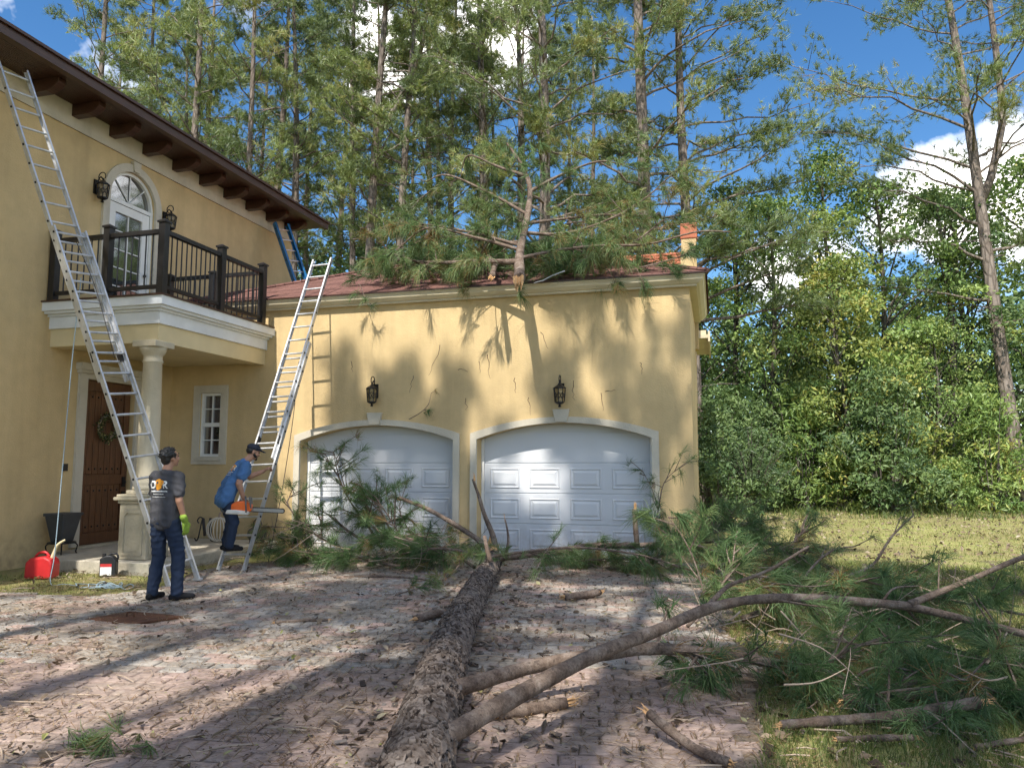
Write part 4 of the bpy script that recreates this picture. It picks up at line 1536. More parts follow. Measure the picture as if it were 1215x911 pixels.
def twig_sprays(W, N, path, r0, seed, n=10, tl=(.35, .8), f0=.35, tufts=5, NN=34, L=.24, up=.12, flat=.5, width=.0042, droop=.42, tone=None, bias=None):
    """side twigs with needle tufts along a limb"""
    r = np.random.default_rng(seed)
    m = len(path)
    O, AX, TT = [], [], []
    for k in range(n):
        f = r.uniform(f0, 1) if k else 1.0
        i = min(m - 2, int(f * (m - 1)))
        q = path[i] if k else path[-1]
        t = unit(path[i + 1] - path[i])
        d = unit(t * .8 + r.normal(0, .8, 3) * A(1, 1, flat) + A(0, 0, up) + (A(0, 0, 0) if bias is None else bias))
        l = r.uniform(*tl)
        e = q + d * l
        mid = q + d * l * .5 + r.normal(0, .05, 3) * l
        e[2] = max(e[2], .06) if e[2] < 3 else e[2]
        mid[2] = max(mid[2], .04) if mid[2] < 3 else mid[2]
        W.tube(bez(q, mid, e, 5), np.linspace(min(r0 * .45, .016), .004, 5), 5, caps=False)
        kk = tufts + r.integers(-1, 2)
        tt = np.concatenate([[1.0], r.uniform(.35, 1.0, max(1, kk - 1))])[:, None]
        pts = q * (1 - tt) ** 2 + 2 * mid * tt * (1 - tt) + e * tt ** 2
        O.append(pts + r.normal(0, .03, pts.shape))
        AX.append(unit(d * .9 + r.normal(0, .45, pts.shape) + A(0, 0, .1)))
        tn = r.uniform(.1, .75) if tone is None else tone
        TT.append(np.clip(tn + r.normal(0, .12, len(pts)), 0, .9) if r.uniform() > .09 else r.uniform(.9, 1, len(pts)))
    O = np.vstack(O)
    needle_tufts(N, O, np.vstack(AX), r, NN, L, width, .95, droop, 2, np.concatenate(TT))

# the log across the drive -------------------------------------------------
tree = empty('fallen_pine_trunk', (-2.6, 7.5, 0))
tag(tree, 'thick fallen pine trunk with flaky bark lying across the paved drive', 'tree trunk')
LOG = [(-1.05, 2.2, .18), (-1.40, 3.49, .175), (-1.84, 5.01, .166), (-2.28, 6.65, .156), (-2.83, 9.09, .148), (-3.22, 10.95, .20)]
LR = [.180, .172, .162, .150, .138, .128]
g = G()
bark_tube(g, LOG, LR, 420, 90, 5, .014, (.06, .10))
log_core = g.build('trunk', M['log_bark'], tree, smooth=False, tint=True)
# loose overlapping bark plates, the nearest 300 in view as pieces of their own
Lp = spline(LOG, 200)
Ls = np.concatenate([[0], np.cumsum(np.linalg.norm(np.diff(Lp, axis=0), axis=1))])
Lt = unit(np.gradient(Lp, axis=0))
Lu = unit(np.cross(Lt, A(0, 0, 1)))
Lw = np.cross(Lu, Lt)
rb = np.random.default_rng(61)
plates = []
for _ in range(5200):
    sv = rb.uniform(.03, Ls[-1] - .04)
    k = min(len(Lp) - 1, np.searchsorted(Ls, sv))
    rad = np.interp(sv, [0, 1.4, 3.0, 4.7, 7.2, Ls[-1]], LR)
    a = rb.uniform(0, 6.283)
    if -2.4 < ((a + math.pi) % (2 * math.pi)) - math.pi < -.75:
        continue
    o_ = Lu[k] * math.cos(a) + Lw[k] * math.sin(a)
    tn = -Lu[k] * math.sin(a) + Lw[k] * math.cos(a)
    plates.append((Lp[k] + o_ * (rad + rb.uniform(-.008, .007)), o_, tn, Lt[k]))
def plate_geo(gg, c_, o_, tn, ax_):
    n_ = rb.integers(5, 8)
    la, lb = rb.lognormal(-3.3, .42), rb.lognormal(-3.95, .36)
    th = rb.uniform(.003, .010)
    tilt = unit(o_ + ax_ * rb.normal(0, .13) + tn * rb.normal(0, .17))
    ax2 = unit(ax_ - tilt * (ax_ @ tilt))
    t2 = np.cross(tilt, ax2)
    an = np.sort(rb.uniform(0, 2 * np.pi, n_) * .35 + np.linspace(0, 2 * np.pi, n_, endpoint=False) * .9)
    rim = [c_ + ax2 * la * math.cos(t) * rb.uniform(.6, 1.2) + t2 * lb * math.sin(t) * rb.uniform(.6, 1.2) for t in an]
    topc = [p_ * .86 + c_ * .14 + tilt * th for p_ in rim]
    low = [p_ - tilt * .014 for p_ in rim]
    v = [c_ + tilt * th * rb.uniform(.85, 1.05)] + topc + low
    f = [(0, 1 + i_, 1 + (i_ + 1) % n_) for i_ in range(n_)] + [(1 + i_, 1 + n_ + i_, 1 + n_ + (i_ + 1) % n_, 1 + (i_ + 1) % n_) for i_ in range(n_)]
    gg.add(v, f, [min(1, max(0, rb.normal(.46, .24)))] + [min(1, max(0, rb.normal(.42, .22)))] * n_ + [.05] * n_)
def plate_key(P_):
    sx_, sy_, d_ = project(P_[0])
    return d_ + (50 if sy_ > 918 or d_ < .5 or (P_[1] @ (camv - P_[0])) < 0 else 0)
plates.sort(key=plate_key)
for P_ in plates[:300]:
    g = G()
    plate_geo(g, *P_)
    g.build('bark_plate', M['log_bark'], log_core, tint=True)
g = G()
for P_ in plates[300:]:
    plate_geo(g, *P_)
stuff(g.build('bark_plates', M['log_bark'], log_core, tint=True))
g = G()
splinter(g, A(-3.25, 11.0, .21), A(-.15, .75, .6), .14, .55, 16, 3)
g.build('splintered_end', M['split_wood'], tree)
def on_tree(name, pts, r0, r1, seed, n=30, sides=12, parent=tree, mat='branch_bark'):
    g = G()
    p = limb_mesh(g, pts, r0, r1, n, sides, seed, .05)
    g.build(name, M[mat], parent, smooth=True)
    return p
W, N = G(), G()
bA = on_tree('limb', [(-1.46, 3.55, .20), (-1.32, 3.78, .25), (-1.13, 4.24, .30), (-.81, 4.91, .38), (-.43, 5.48, .45), (-.03, 6.09, .53), (.47, 6.32, .58), (1.33, 6.76, .5), (1.88, 6.81, .4), (2.5, 6.75, .28)], .056, .026, 1, 44)
bB = on_tree('limb', [(-1.74, 4.5, .19), (-1.50, 4.68, .235), (-1.14, 5.19, .25), (-.5, 5.61, .28), (.08, 5.86, .2), (.62, 5.98, .10)], .056, .034, 2, 30)
bC = on_tree('limb', [(1.45, 6.78, .49), (1.62, 6.9, .54), (1.93, 7.0, .66), (2.35, 7.1, .84), (2.9, 7.2, 1.05)], .030, .016, 3, 16)
bD = on_tree('limb', [(-.10, 6.05, .52), (.02, 6.25, .62), (.10, 6.3, .67), (.36, 6.3, .78), (.67, 6.35, .97)], .022, .009, 4, 16)
on_tree('limb', [(1.25, 6.72, .52), (1.36, 6.85, .60), (1.55, 6.9, .62)], .012, .004, 41, 8, 6)
bE = on_tree('limb', [(-3.12, 10.6, .26), (-2.7, 11.1, .27), (-2.34, 11.3, .29), (-1.87, 11.5, .38), (-1.12, 11.6, .40), (-.27, 11.7, .47), (.45, 11.8, .50), (1.1, 11.9, .42)], .060, .026, 5, 34)
bF = on_tree('limb', [(-3.05, 10.9, .22), (-3.24, 11.0, .29), (-3.6, 11.1, .52), (-4.32, 11.2, .87), (-4.9, 11.3, 1.05)], .052, .026, 6, 22)
bG = on_tree('limb', [(-3.2, 11.05, .30), (-3.28, 11.1, .55), (-3.4, 11.1, .84), (-3.48, 11.12, 1.1), (-3.57, 11.1, 1.38)], .050, .018, 7, 18)
bH = on_tree('limb', [(-3.1, 10.3, .30), (-2.7, 10.5, .36), (-1.9, 10.6, .44), (-1.0, 10.6, .36), (-.2, 10.4, .16)], .022, .010, 8, 22)
bI = on_tree('limb', [(-3.1, 10.2, .28), (-3.5, 10.3, .38), (-4.1, 10.6, .36), (-4.7, 10.8, .22)], .024, .010, 9, 18)
on_tree('limb', [(-1.17, 11.55, .40), (-1.18, 11.5, .62), (-1.19, 11.5, .94)], .042, .034, 10, 8)
on_tree('limb', [(-3.02, 10.9, .26), (-2.98, 10.92, .5), (-3.04, 10.95, .78)], .030, .010, 12, 8)
on_tree('limb', [(-2.86, 9.6, .34), (-2.92, 9.62, .52), (-2.96, 9.65, .66)], .034, .024, 11, 8)
for c_, d_, r_, l_, n_, s_ in ((A(-1.19, 11.5, .94), A(0, 0, 1), .03, .10, 8, 9), (A(-3.57, 11.1, 1.38), A(-.1, 0, 1), .02, .09, 7, 10), (A(-3.04, 10.95, .78), A(-.1, 0, 1), .012, .14, 6, 11), (A(-4.9, 11.3, 1.05), A(-1, 0, .3), .026, .06, 8, 12)):
    g = G()
    splinter(g, c_, d_, r_, l_, n_, s_)
    g.build('splintered_tip', M['split_wood'], tree)
kw = dict(NN=26, L=.24)
twig_sprays(W, N, bA[18:], .03, 21, 8, (.25, .55), .2, 4, up=-.2, bias=A(0, .5, -.5), **kw)
twig_sprays(W, N, bB[16:], .03, 22, 15, (.25, .6), .15, 5, up=.0, **kw)
twig_sprays(W, N, bE, .03, 23, 26, (.3, .8), .25, 5, up=.0, bias=A(0, -.1, -.1), **kw)
twig_sprays(W, N, bH, .02, 24, 16, (.25, .6), .25, 4, up=.0, bias=A(0, 0, -.15), **kw)
twig_sprays(W, N, bF[:18], .02, 25, 7, (.3, .6), .1, 4, up=-.1, bias=A(0, 0, -.2), **kw)
twig_sprays(W, N, bI, .02, 26, 9, (.25, .55), .2, 4, up=0, **kw)
twig_sprays(W, N, bC[8:], .02, 27, 6, (.3, .6), .2, 4, up=-.1, **kw)
# tufts sitting right on the trunk end
rr_ = np.random.default_rng(5)
needle_tufts(N, A(-2.95, 10.1, .42) + rr_.normal(0, 1, (16, 3)) * A(.22, .35, .06), unit(rr_.normal(size=(16, 3)) + A(0, 0, .5)), rr_, 40, .24, .0038, .9, .2, 2, rr_.uniform(.5, .9, 16))
stuff(W.build('twigs', M['branch_bark'], tree))
stuff(N.build('needles', M['needles_fallen'], tree, tint=True))

# loose branches torn off the tree ----------------------------------------------
def loose(name, label, pts, r0, r1, seed, n=12, tl=(.3, .7), tufts=5, group='torn pine branches on the ground', f0=.15, up=.05, bias=None, NN=26, L=.24, sub=0, tone=None):
    c = np.mean(np.asarray(pts), 0)
    root = empty(name, (c[0], c[1], 0))
    tag(root, label, 'branch', group)
    W, N = G(), G()
    p = limb_mesh(W, pts, r0, r1, 22, 8, seed, .05)
    r = np.random.default_rng(seed + 900)
    paths = [p]
    for k in range(sub):
        i = r.integers(5, 18)
        t = unit(p[i + 1] - p[i])
        d = unit(t * .6 + r.normal(0, .7, 3) * A(1, 1, .45) + A(0, 0, up * 2) + (0 if bias is None else bias))
        l = r.uniform(.5, 1.1)
        q = bez(p[i], p[i] + d * l * .5 + r.normal(0, .07, 3), p[i] + d * l + A(0, 0, -.05), 10)
        q[:, 2] = np.maximum(q[:, 2], .05)
        W.tube(q, np.linspace(r0 * .5, r0 * .25, 10), 6)
        paths.append(q)
    W.build('stem', M['branch_bark'], root, smooth=True)
    T = G()
    for j, q in enumerate(paths):
        twig_sprays(T, N, q, r0, seed + 50 + j, n if j == 0 else max(3, n // 2), tl, f0, tufts, NN, L, up, bias=bias, tone=tone)
    stuff(T.build('twigs', M['branch_bark'], root))
    stuff(N.build('needles', M['needles_fallen'], root, tint=True))
    return root
# left of the log, in front of the left garage door
loose('fallen_branch', 'upright torn pine branch against the left garage door', [(-5.2, 11.6, .05), (-5.55, 11.7, .5), (-5.95, 11.75, .95), (-6.2, 11.8, 1.35), (-6.33, 11.8, 1.78)], .024, .006, 101, 12, (.25, .6), 3, sub=2, bias=A(.1, -.1, 0), NN=30)
loose('fallen_branch', 'bushy dark pine branch heaped in front of the left garage door', [(-4.4, 11.2, .12), (-4.9, 11.4, .35), (-5.3, 11.6, .75), (-5.45, 11.7, 1.1)], .03, .010, 102, 18, (.3, .65), 5, sub=3, bias=A(0, 0, -.1))
loose('fallen_branch', 'drooping pine branch below the left ladder beside the left garage door', [(-5.4, 11.3, .15), (-6.1, 11.4, .3), (-6.7, 11.5, .6), (-7.0, 11.5, .95), (-6.88, 11.55, 1.12)], .022, .006, 103, 11, (.2, .5), 4, sub=2)
loose('fallen_branch', 'low spread of pine branches on the drive edge by the left garage jamb', [(-4.6, 10.7, .08), (-5.4, 10.8, .16), (-6.3, 10.9, .2), (-7.1, 11.2, .16)], .022, .008, 104, 22, (.25, .55), 5, sub=4)
loose('fallen_branch', 'thick heap of pine sprays beside the upper end of the fallen trunk', [(-3.4, 10.6, .12), (-3.9, 10.9, .3), (-4.5, 11.1, .4), (-5.0, 11.2, .42)], .026, .010, 105, 22, (.3, .6), 5, sub=4)
loose('fallen_branch', 'thin pine branch leaning left with a tuft at its tip before the left door', [(-4.2, 11.3, .2), (-4.75, 11.5, .5), (-5.0, 11.6, .85), (-4.95, 11.65, 1.15)], .014, .005, 106, 6, (.2, .4), 3)
loose('fallen_branch', 'short broken pine stick with few needles before the left door', [(-5.3, 11.2, .3), (-5.8, 11.3, .55), (-6.15, 11.35, .78)], .026, .020, 107, 3, (.2, .35), 3)
# right of the log
loose('fallen_branch', 'thin upright pine branch against the garage wall right of the doors', [(-.92, 12.1, .1), (-.93, 12.2, .6), (-.88, 12.2, .98), (-.78, 12.2, 1.34), (-.45, 12.2, 1.62)], .016, .004, 108, 9, (.2, .45), 2, sub=1, NN=26)
loose('fallen_branch', 'pine sprays at the foot of the garage corner', [(-1.3, 11.4, .1), (-.7, 11.5, .3), (-.2, 11.6, .5), (.1, 11.7, .8)], .020, .008, 109, 18, (.3, .6), 5, sub=3)
loose('fallen_branch', 'dark pine branch heaped behind the fallen limb beyond the garage corner', [(-.1, 11.0, .15), (.3, 10.7, .35), (.7, 10.5, .5), (1.1, 10.5, .5)], .03, .010, 110, 18, (.3, .6), 5, sub=3, bias=A(0, 0, -.1))
loose('fallen_branch', 'pine branch with dense drooping needles near the lawn shadow edge', [(.9, 8.6, .1), (1.4, 8.8, .2), (1.9, 8.9, .22), (2.5, 8.9, .2)], .026, .010, 111, 16, (.25, .5), 5, sub=3)
loose('fallen_branch', 'bushy pine branch behind the arching limb on the grass', [(.2, 7.9, .1), (.7, 8.1, .25), (1.3, 8.3, .32), (2.0, 8.5, .3)], .03, .010, 112, 16, (.25, .5), 5, sub=3)
loose('fallen_branch', 'spiky pine spray standing left of the arching limb', [(-.3, 7.4, .1), (-.1, 7.6, .3), (.1, 7.9, .55), (.15, 8.1, .75)], .018, .006, 113, 12, (.25, .45), 4, sub=2, NN=46, L=.28)
loose('fallen_branch', 'pine branch with long needles spread below the arching limb', [(.3, 6.7, .06), (.8, 6.6, .10), (1.3, 6.5, .12), (2.0, 6.4, .10)], .024, .008, 114, 18, (.25, .5), 5, sub=3, bias=A(0, .1, -.15))
loose('fallen_branch', 'large green pine spray at the right edge of the picture', [(1.2, 5.75, .05), (1.6, 5.8, .08), (2.0, 5.85, .10), (2.4, 5.9, .10)], .024, .008, 115, 18, (.25, .5), 5, sub=3, bias=A(0, 0, -.1))
loose('fallen_branch', 'pine branch laid over the paver edge below the second limb', [(-.1, 6.4, .08), (.3, 6.0, .18), (.7, 5.7, .2), (1.0, 5.4, .12)], .022, .008, 116, 14, (.2, .4), 4, sub=2)
loose('fallen_branch', 'pine tuft hanging over the low broken log', [(.9, 5.6, .06), (1.2, 5.7, .16), (1.45, 5.8, .2), (1.8, 5.7, .1)], .018, .006, 117, 12, (.2, .4), 4, sub=2)
loose('fallen_branch', 'bare branch tip curling up against the sunlit lawn', [(1.4, 9.6, .3), (1.75, 9.9, .42), (2.0, 10.1, .72), (2.3, 10.3, .98)], .020, .010, 118, 3, (.15, .3), 2, NN=18)
loose('fallen_branch', 'second bare branch tip left of the curling one on the lawn', [(.75, 8.8, .2), (1.0, 9.2, .45), (1.25, 9.4, .62), (1.5, 9.5, .66)], .016, .008, 119, 3, (.15, .3), 2, NN=18)
loose('fallen_branch', 'torn pine sprays lying along the foot of the right garage door', [(-2.6, 11.3, .08), (-2.0, 11.6, .14), (-1.4, 11.8, .16), (-.9, 11.9, .14)], .018, .006, 120, 20, (.2, .45), 5, sub=3, tone=.75)
loose('fallen_branch', 'small pine sprig on the paving left of the trunk', [(-3.75, 8.6, .04), (-3.6, 8.75, .08), (-3.45, 8.85, .12)], .010, .005, 121, 4, (.1, .2), 3, NN=30, L=.18)
loose('fallen_branch', 'rusty brown pine sprig beside the trunk', [(-3.55, 9.4, .04), (-3.4, 9.55, .15), (-3.3, 9.65, .28)], .012, .006, 122, 4, (.1, .22), 3, NN=36, L=.2, tone=1.0)
loose('fallen_branch', 'flat green sprig lying on the pavers at the lower left corner', [(-3.62, 3.52, .03), (-3.4, 3.58, .035), (-3.2, 3.66, .03)], .008, .004, 123, 8, (.1, .22), 3, NN=30, L=.2, up=-.3, bias=A(0, 0, -.5), tone=.8)
loose('fallen_branch', 'tiny broken sprig caught on the arch above the left garage door', [(-5.35, 12.77, 2.40), (-5.12, 12.76, 2.52), (-4.98, 12.77, 2.66), (-4.93, 12.78, 2.86)], .009, .003, 124, 3, (.08, .16), 2, NN=16, L=.13, group=None)
# broken logs and sticks
def stick(name, label, pts, r0, r1, seed, cat='log', broken=True, group='broken logs and sticks'):
    root = empty(name, (pts[0][0], pts[0][1], 0))
    tag(root, label, cat, group)
    g = G()
    p = limb_mesh(g, pts, r0, r1, 16, 9, seed, .08)
    g.build('stem', M['branch_bark'], root, smooth=True)
    if broken:
        g = G()
        splinter(g, p[-1], p[-1] - p[-2], r1 * .9, r1 * 3, 9, seed)
        g.build('split_end', M['split_wood'], root)
        g = G()
        splinter(g, p[0], p[0] - p[1], r0 * .9, r0 * 1.2, 9, seed + 1)
        g.build('split_end', M['split_wood'], root)
stick('broken_log', 'low broken log with a split end lying on the grass', [(.33, 4.95, .06), (.74, 5.12, .07), (1.05, 5.23, .09), (1.5, 5.33, .17)], .028, .034, 201)
stick('broken_log', 'pale stripped stick lying in front of the low log', [(.62, 4.86, .03), (.85, 4.93, .035), (1.05, 4.99, .03)], .016, .020, 202)
stick('broken_log', 'dark short stick poking up near the bottom of the picture', [(.02, 4.33, .035), (-.17, 4.44, .06), (-.42, 4.66, .14)], .030, .026, 203)
stick('broken_log', 'split pale wood chunk under the crossing limbs', [(-1.36, 4.72, .05), (-1.15, 4.9, .05), (-.98, 5.03, .06)], .045, .035, 204)
stick('broken_log', 'chunk of branch lying by the right garage door approach', [(-1.75, 8.9, .05), (-1.55, 9.05, .06), (-1.38, 9.2, .07)], .050, .040, 205)
stick('broken_log', 'grey log lying behind the low log on the grass', [(.75, 5.5, .06), (1.0, 5.62, .08), (1.25, 5.75, .08)], .045, .04, 206)
stick('broken_log', 'reddish bark chunk left of the trunk', [(-2.95, 7.3, .04), (-2.86, 7.5, .06), (-2.75, 7.62, .06)], .05, .035, 207)
stick('broken_log', 'dark stick lying on the pavers left of the trunk', [(-4.3, 6.9, .02), (-4.05, 7.05, .03), (-3.85, 7.15, .03)], .020, .014, 208)
stick('broken_log', 'thin bare stick arching over the grass below the limbs', [(.75, 5.75, .05), (1.0, 5.8, .22), (1.3, 5.75, .2), (1.55, 5.6, .03)], .009, .006, 209, broken=False)
stick('broken_log', 'broken stick at the lower right edge of the picture', [(1.35, 4.95, .02), (1.6, 5.05, .05), (1.85, 5.2, .06)], .018, .015, 210)
stick('broken_log', 'long weathered stick along the left heap of sprays', [(-5.1, 9.9, .02), (-4.5, 10.0, .04), (-3.9, 9.8, .05), (-3.5, 9.6, .03)], .018, .012, 211, broken=False)

g = G()
rt = np.random.default_rng(71)
for k in range(150):
    if k < 95:
        c_ = A(rt.uniform(-.3, 2.6), rt.uniform(4.9, 10.5), rt.uniform(.03, .35))
    else:
        c_ = A(rt.uniform(-7.0, -3.4), rt.uniform(10.3, 11.7), rt.uniform(.05, .6))
    d_ = unit(rt.normal(size=3) * A(1, 1, .35))
    L_ = rt.uniform(.25, .95)
    p_ = np.array([c_ - d_ * L_ * .5, c_ + rt.normal(0, .10, 3) * L_, c_ + d_ * L_ * .5 + A(0, 0, rt.uniform(-.05, .18))])
    p_[:, 2] = np.maximum(p_[:, 2], .03)
    q_ = spline(p_, 8)
    g.tube(q_, np.linspace(rt.uniform(.004, .010), .0025, 8), 5)
    for m_ in range(rt.integers(0, 4)):
        i_ = rt.integers(2, 7)
        e_ = q_[i_] + unit(d_ + rt.normal(0, .8, 3)) * rt.uniform(.06, .22)
        e_[2] = max(.03, e_[2])
        g.tube([q_[i_], e_], [.003, .0015], 4)
o = stuff(g.build('bare_twigs', M['dry_wood']))
tag(o, 'tangle of thin bare twigs through the fallen pine boughs', 'twigs')

# the broken treetop on the garage roof -----------------------------------------
top = empty('fallen_treetop', (-3.2, 12.6, 4.9))
tag(top, 'broken pine treetop lying on the garage roof with its stub over the eave', 'treetop')
W, T, N = G(), G(), G()
tp = limb_mesh(W, [(-3.02, 11.75, 4.60), (-3.10, 12.05, 4.85), (-3.20, 12.55, 5.35), (-3.17, 13.0, 6.1), (-3.20, 13.25, 6.75), (-3.42, 13.4, 7.3), (-3.70, 13.5, 7.75)], .10, .018, 40, 12, 31, .04)
r = np.random.default_rng(41)
roof_z = lambda x, y: EZ + SL * min(max(0, y - EY0), max(0, x - EX0), max(0, EX1 - x)) if y < EY1 else 6.0
limbs = [[(-3.15, 12.2, 5.0), (-3.9, 12.4, 5.12), (-4.6, 12.6, 5.2), (-5.3, 12.9, 5.35), (-5.9, 13.0, 5.45)],
         [(-3.15, 12.3, 5.1), (-2.5, 12.5, 5.25), (-1.8, 12.6, 5.3), (-1.0, 12.7, 5.3), (-.2, 12.7, 5.45), (.35, 12.7, 5.4)],
         [(-3.2, 12.6, 5.4), (-4.1, 13.0, 5.8), (-5.0, 13.2, 6.1), (-5.7, 13.3, 6.25)],
         [(-3.2, 12.8, 5.7), (-2.6, 13.2, 5.75), (-1.9, 13.5, 6.0), (-1.2, 13.7, 6.4), (-.6, 13.7, 6.9)],
         [(-3.2, 13.0, 6.1), (-4.0, 13.4, 6.7), (-4.9, 13.5, 7.2), (-5.4, 13.6, 7.15)],
         [(-3.2, 13.2, 6.6), (-2.6, 13.5, 7.0), (-1.9, 13.6, 7.2), (-1.3, 13.7, 7.0)],
         [(-3.3, 13.3, 6.95), (-3.9, 13.6, 7.3), (-4.5, 13.6, 7.6), (-4.7, 13.7, 7.4)],
         [(-3.2, 12.7, 5.5), (-3.9, 13.2, 5.7), (-4.7, 13.7, 6.0), (-5.6, 14.0, 6.2)],
         [(-3.2, 12.9, 5.9), (-3.6, 13.8, 6.3), (-4.2, 14.6, 6.8)],
         [(-3.2, 12.9, 5.9), (-2.5, 14.0, 6.3), (-1.9, 14.6, 6.5), (-1.3, 14.8, 6.4)],
         [(-4.9, 12.95, 5.2), (-5.6, 13.2, 5.5), (-6.1, 13.4, 5.75), (-6.4, 13.5, 6.1)],
         [(-1.9, 12.9, 5.2), (-1.3, 13.2, 5.5), (-.8, 13.3, 5.9)],
         [(-3.2, 12.5, 5.3), (-4.0, 12.6, 5.6), (-5.0, 12.7, 5.9), (-5.6, 12.8, 5.6)]]
for k, l in enumerate(limbs):
    p = limb_mesh(W, l, .034 if k else .055, .010, 20, 7, 300 + k, .06)
    twig_sprays(T, N, p[:12] if k == 1 else p, .02, 500 + k, 24 if k < 4 else (6 if k in (4, 5, 6, 10) else 14), (.3, .75), .12, 6, 28, .26, -.05, .7, .006, .45, bias=A(0, -.05, -.25), tone=r.uniform(.55, .88))
p = limb_mesh(W, [(-3.55, 11.95, 4.72), (-3.62, 12.3, 4.95), (-3.75, 12.8, 5.2), (-4.1, 13.2, 5.5)], .055, .04, 12, 9, 399, .05)
# low mats of sprays on the shingles
for k in range(24):
    x = r.uniform(-5.9, -1.1)
    y = r.uniform(12.55, 14.2)
    z = roof_z(x, y) + .12
    q = np.array([(x, y, z), (x + r.normal(0, .35), y + .2, z + .18), (x + r.normal(0, .6), y + .45, z + .34)])
    limb_mesh(T, q, .014, .006, 8, 5, 700 + k, .05)
    twig_sprays(T, N, spline(q, 8), .014, 800 + k, 12, (.25, .6), .1, 5, 26, .25, .05, .4, .0055, .3)
# sprigs hanging over the eave
for k, (x, z0) in enumerate([(-1.62, 4.62), (-1.15, 4.55), (-6.2, 4.6), (-3.3, 4.62)]):
    q = np.array([(x - .2, 12.75, 4.95), (x - .05, 12.56, 4.84), (x + .08, 12.48, z0 - .04)])
    limb_mesh(T, q, .010, .004, 8, 5, 720 + k, .05)
    twig_sprays(T, N, spline(q, 8), .01, 820 + k, 3, (.08, .2), .6, 3, 26, .22, -.3, .4, .0045, .5)
# upright drooping needle curtains round the leader
O = tp[24:] .repeat(4, 0) + r.normal(0, 1, (64, 3)) * .9 * A(.35, .25, .12)
needle_tufts(N, O, unit(r.normal(0, .4, (64, 3)) + A(0, 0, -.6)), r, 26, .26, .0055, .6, .3, 2, r.uniform(.3, .8, 64))
W.build('stem', M['branch_bark'], top, smooth=True)
stuff(T.build('twigs', M['branch_bark'], top))
stuff(N.build('needles', M['needles_fallen'], top, tint=True))
g = G()
splinter(g, A(-3.02, 11.74, 4.60), A(.15, -.6, -.75), .10, .30, 16, 33)
g.build('split_end', M['split_wood'], top)
g = G()
splinter(g, A(-3.55, 11.94, 4.70), A(-.1, -.8, -.5), .05, .14, 9, 34)
g.build('split_end', M['split_wood'], top)
# ------------------------------------------------------------------ ladders
def ladder(name, label, base, top, wdir, width, secs, mat, group=None, sp=.305, rail=(.036, .017), shoes=True):
    base, top = A(*base), A(*top)
    L = np.linalg.norm(top - base)
    ax = (top - base) / L
    wd = A(*wdir)
    wd = unit(wd - ax * (wd @ ax))
    nr = np.cross(ax, wd)
    root = empty(name, tuple(base))
    tag(root, label, 'ladder', group)
    for s0, s1, off, wx in secs:
        for sd in (-1, 1):
            g = G()
            c = base + ax * (s0 + s1) / 2 * L + nr * off + wd * sd * (width / 2 + wx)
            # channel section: web and two flanges
            g.obox(c + wd * sd * rail[1] * .8, ax, nr, wd, ((s1 - s0) * L / 2, rail[0], rail[1] * .2))
            g.obox(c + nr * (rail[0] - .004), ax, nr, wd, ((s1 - s0) * L / 2, .004, rail[1] * .6))
            g.obox(c - nr * (rail[0] - .004), ax, nr, wd, ((s1 - s0) * L / 2, .004, rail[1] * .6))
            g.build('rail', M[mat], root)
        k = int((s1 - s0) * L / sp)
        for i in range(k):
            t = s0 * L + .30 + i * sp
            if t > s1 * L - .02:
                break
            g = G()
            c = base + ax * t + nr * off
            h = width / 2 + wx
            g.tube([c - wd * h, c + wd * h], .0165, 8)
            g.build('rung', M['aluminium'], root)
        g = G()
        for i in range(k):
            t = s0 * L + .30 + i * sp
            if t > s1 * L - .02:
                break
            for sd in (-1, 1):
                c = base + ax * t + nr * off + wd * sd * (width / 2 + wx + rail[1])
                g.tube([c, c + wd * sd * .008], .017, 8)
        stuff(g.build('rung_plugs', M['black_rubber'], root))
    if shoes:
        for sd in (-1, 1):
            g = G()
            s0, s1, off, wx = secs[0]
            c = base + nr * off + wd * sd * (width / 2 + wx)
            g.obox(c + A(0, 0, .012), wd, unit(np.cross(A(0, 0, 1), wd)), (0, 0, 1), (.028, .06, .012))
            g.obox(c + ax * .05, ax, nr, wd, (.06, .022, .024))
            g.build('shoe', M['ladder_grey'], root)
        for sd in (-1, 1):
            s0, s1, off, wx = secs[1]
            c = base + ax * (s0 * L + .36) + nr * off * .5 + wd * sd * width / 2
            g = G()
            g.obox(c, ax, nr, wd, (.07, .035, .02))
            g.build('rung_lock', M['dark_paint'], root)
    return root, base, ax, wd, nr, L
l1 = ladder('extension_ladder', 'long aluminium extension ladder leaning on the brown house eave', (-6.88, 8.80, 0), (-9.80, 8.33, 7.42), (.16, .98, 0), .42, [(0, .66, -.03, .03), (.37, 1.0, .045, 0)], 'aluminium', 'extension ladders')
l2 = ladder('extension_ladder', 'aluminium extension ladder leaning on the garage eave beside the balcony', (-6.99, 9.95, 0), (-7.27, 12.97, 5.52), (1, 0, 0), .37, [(0, .68, .03, .028), (.30, 1.0, -.03, 0)], 'aluminium', 'extension ladders')
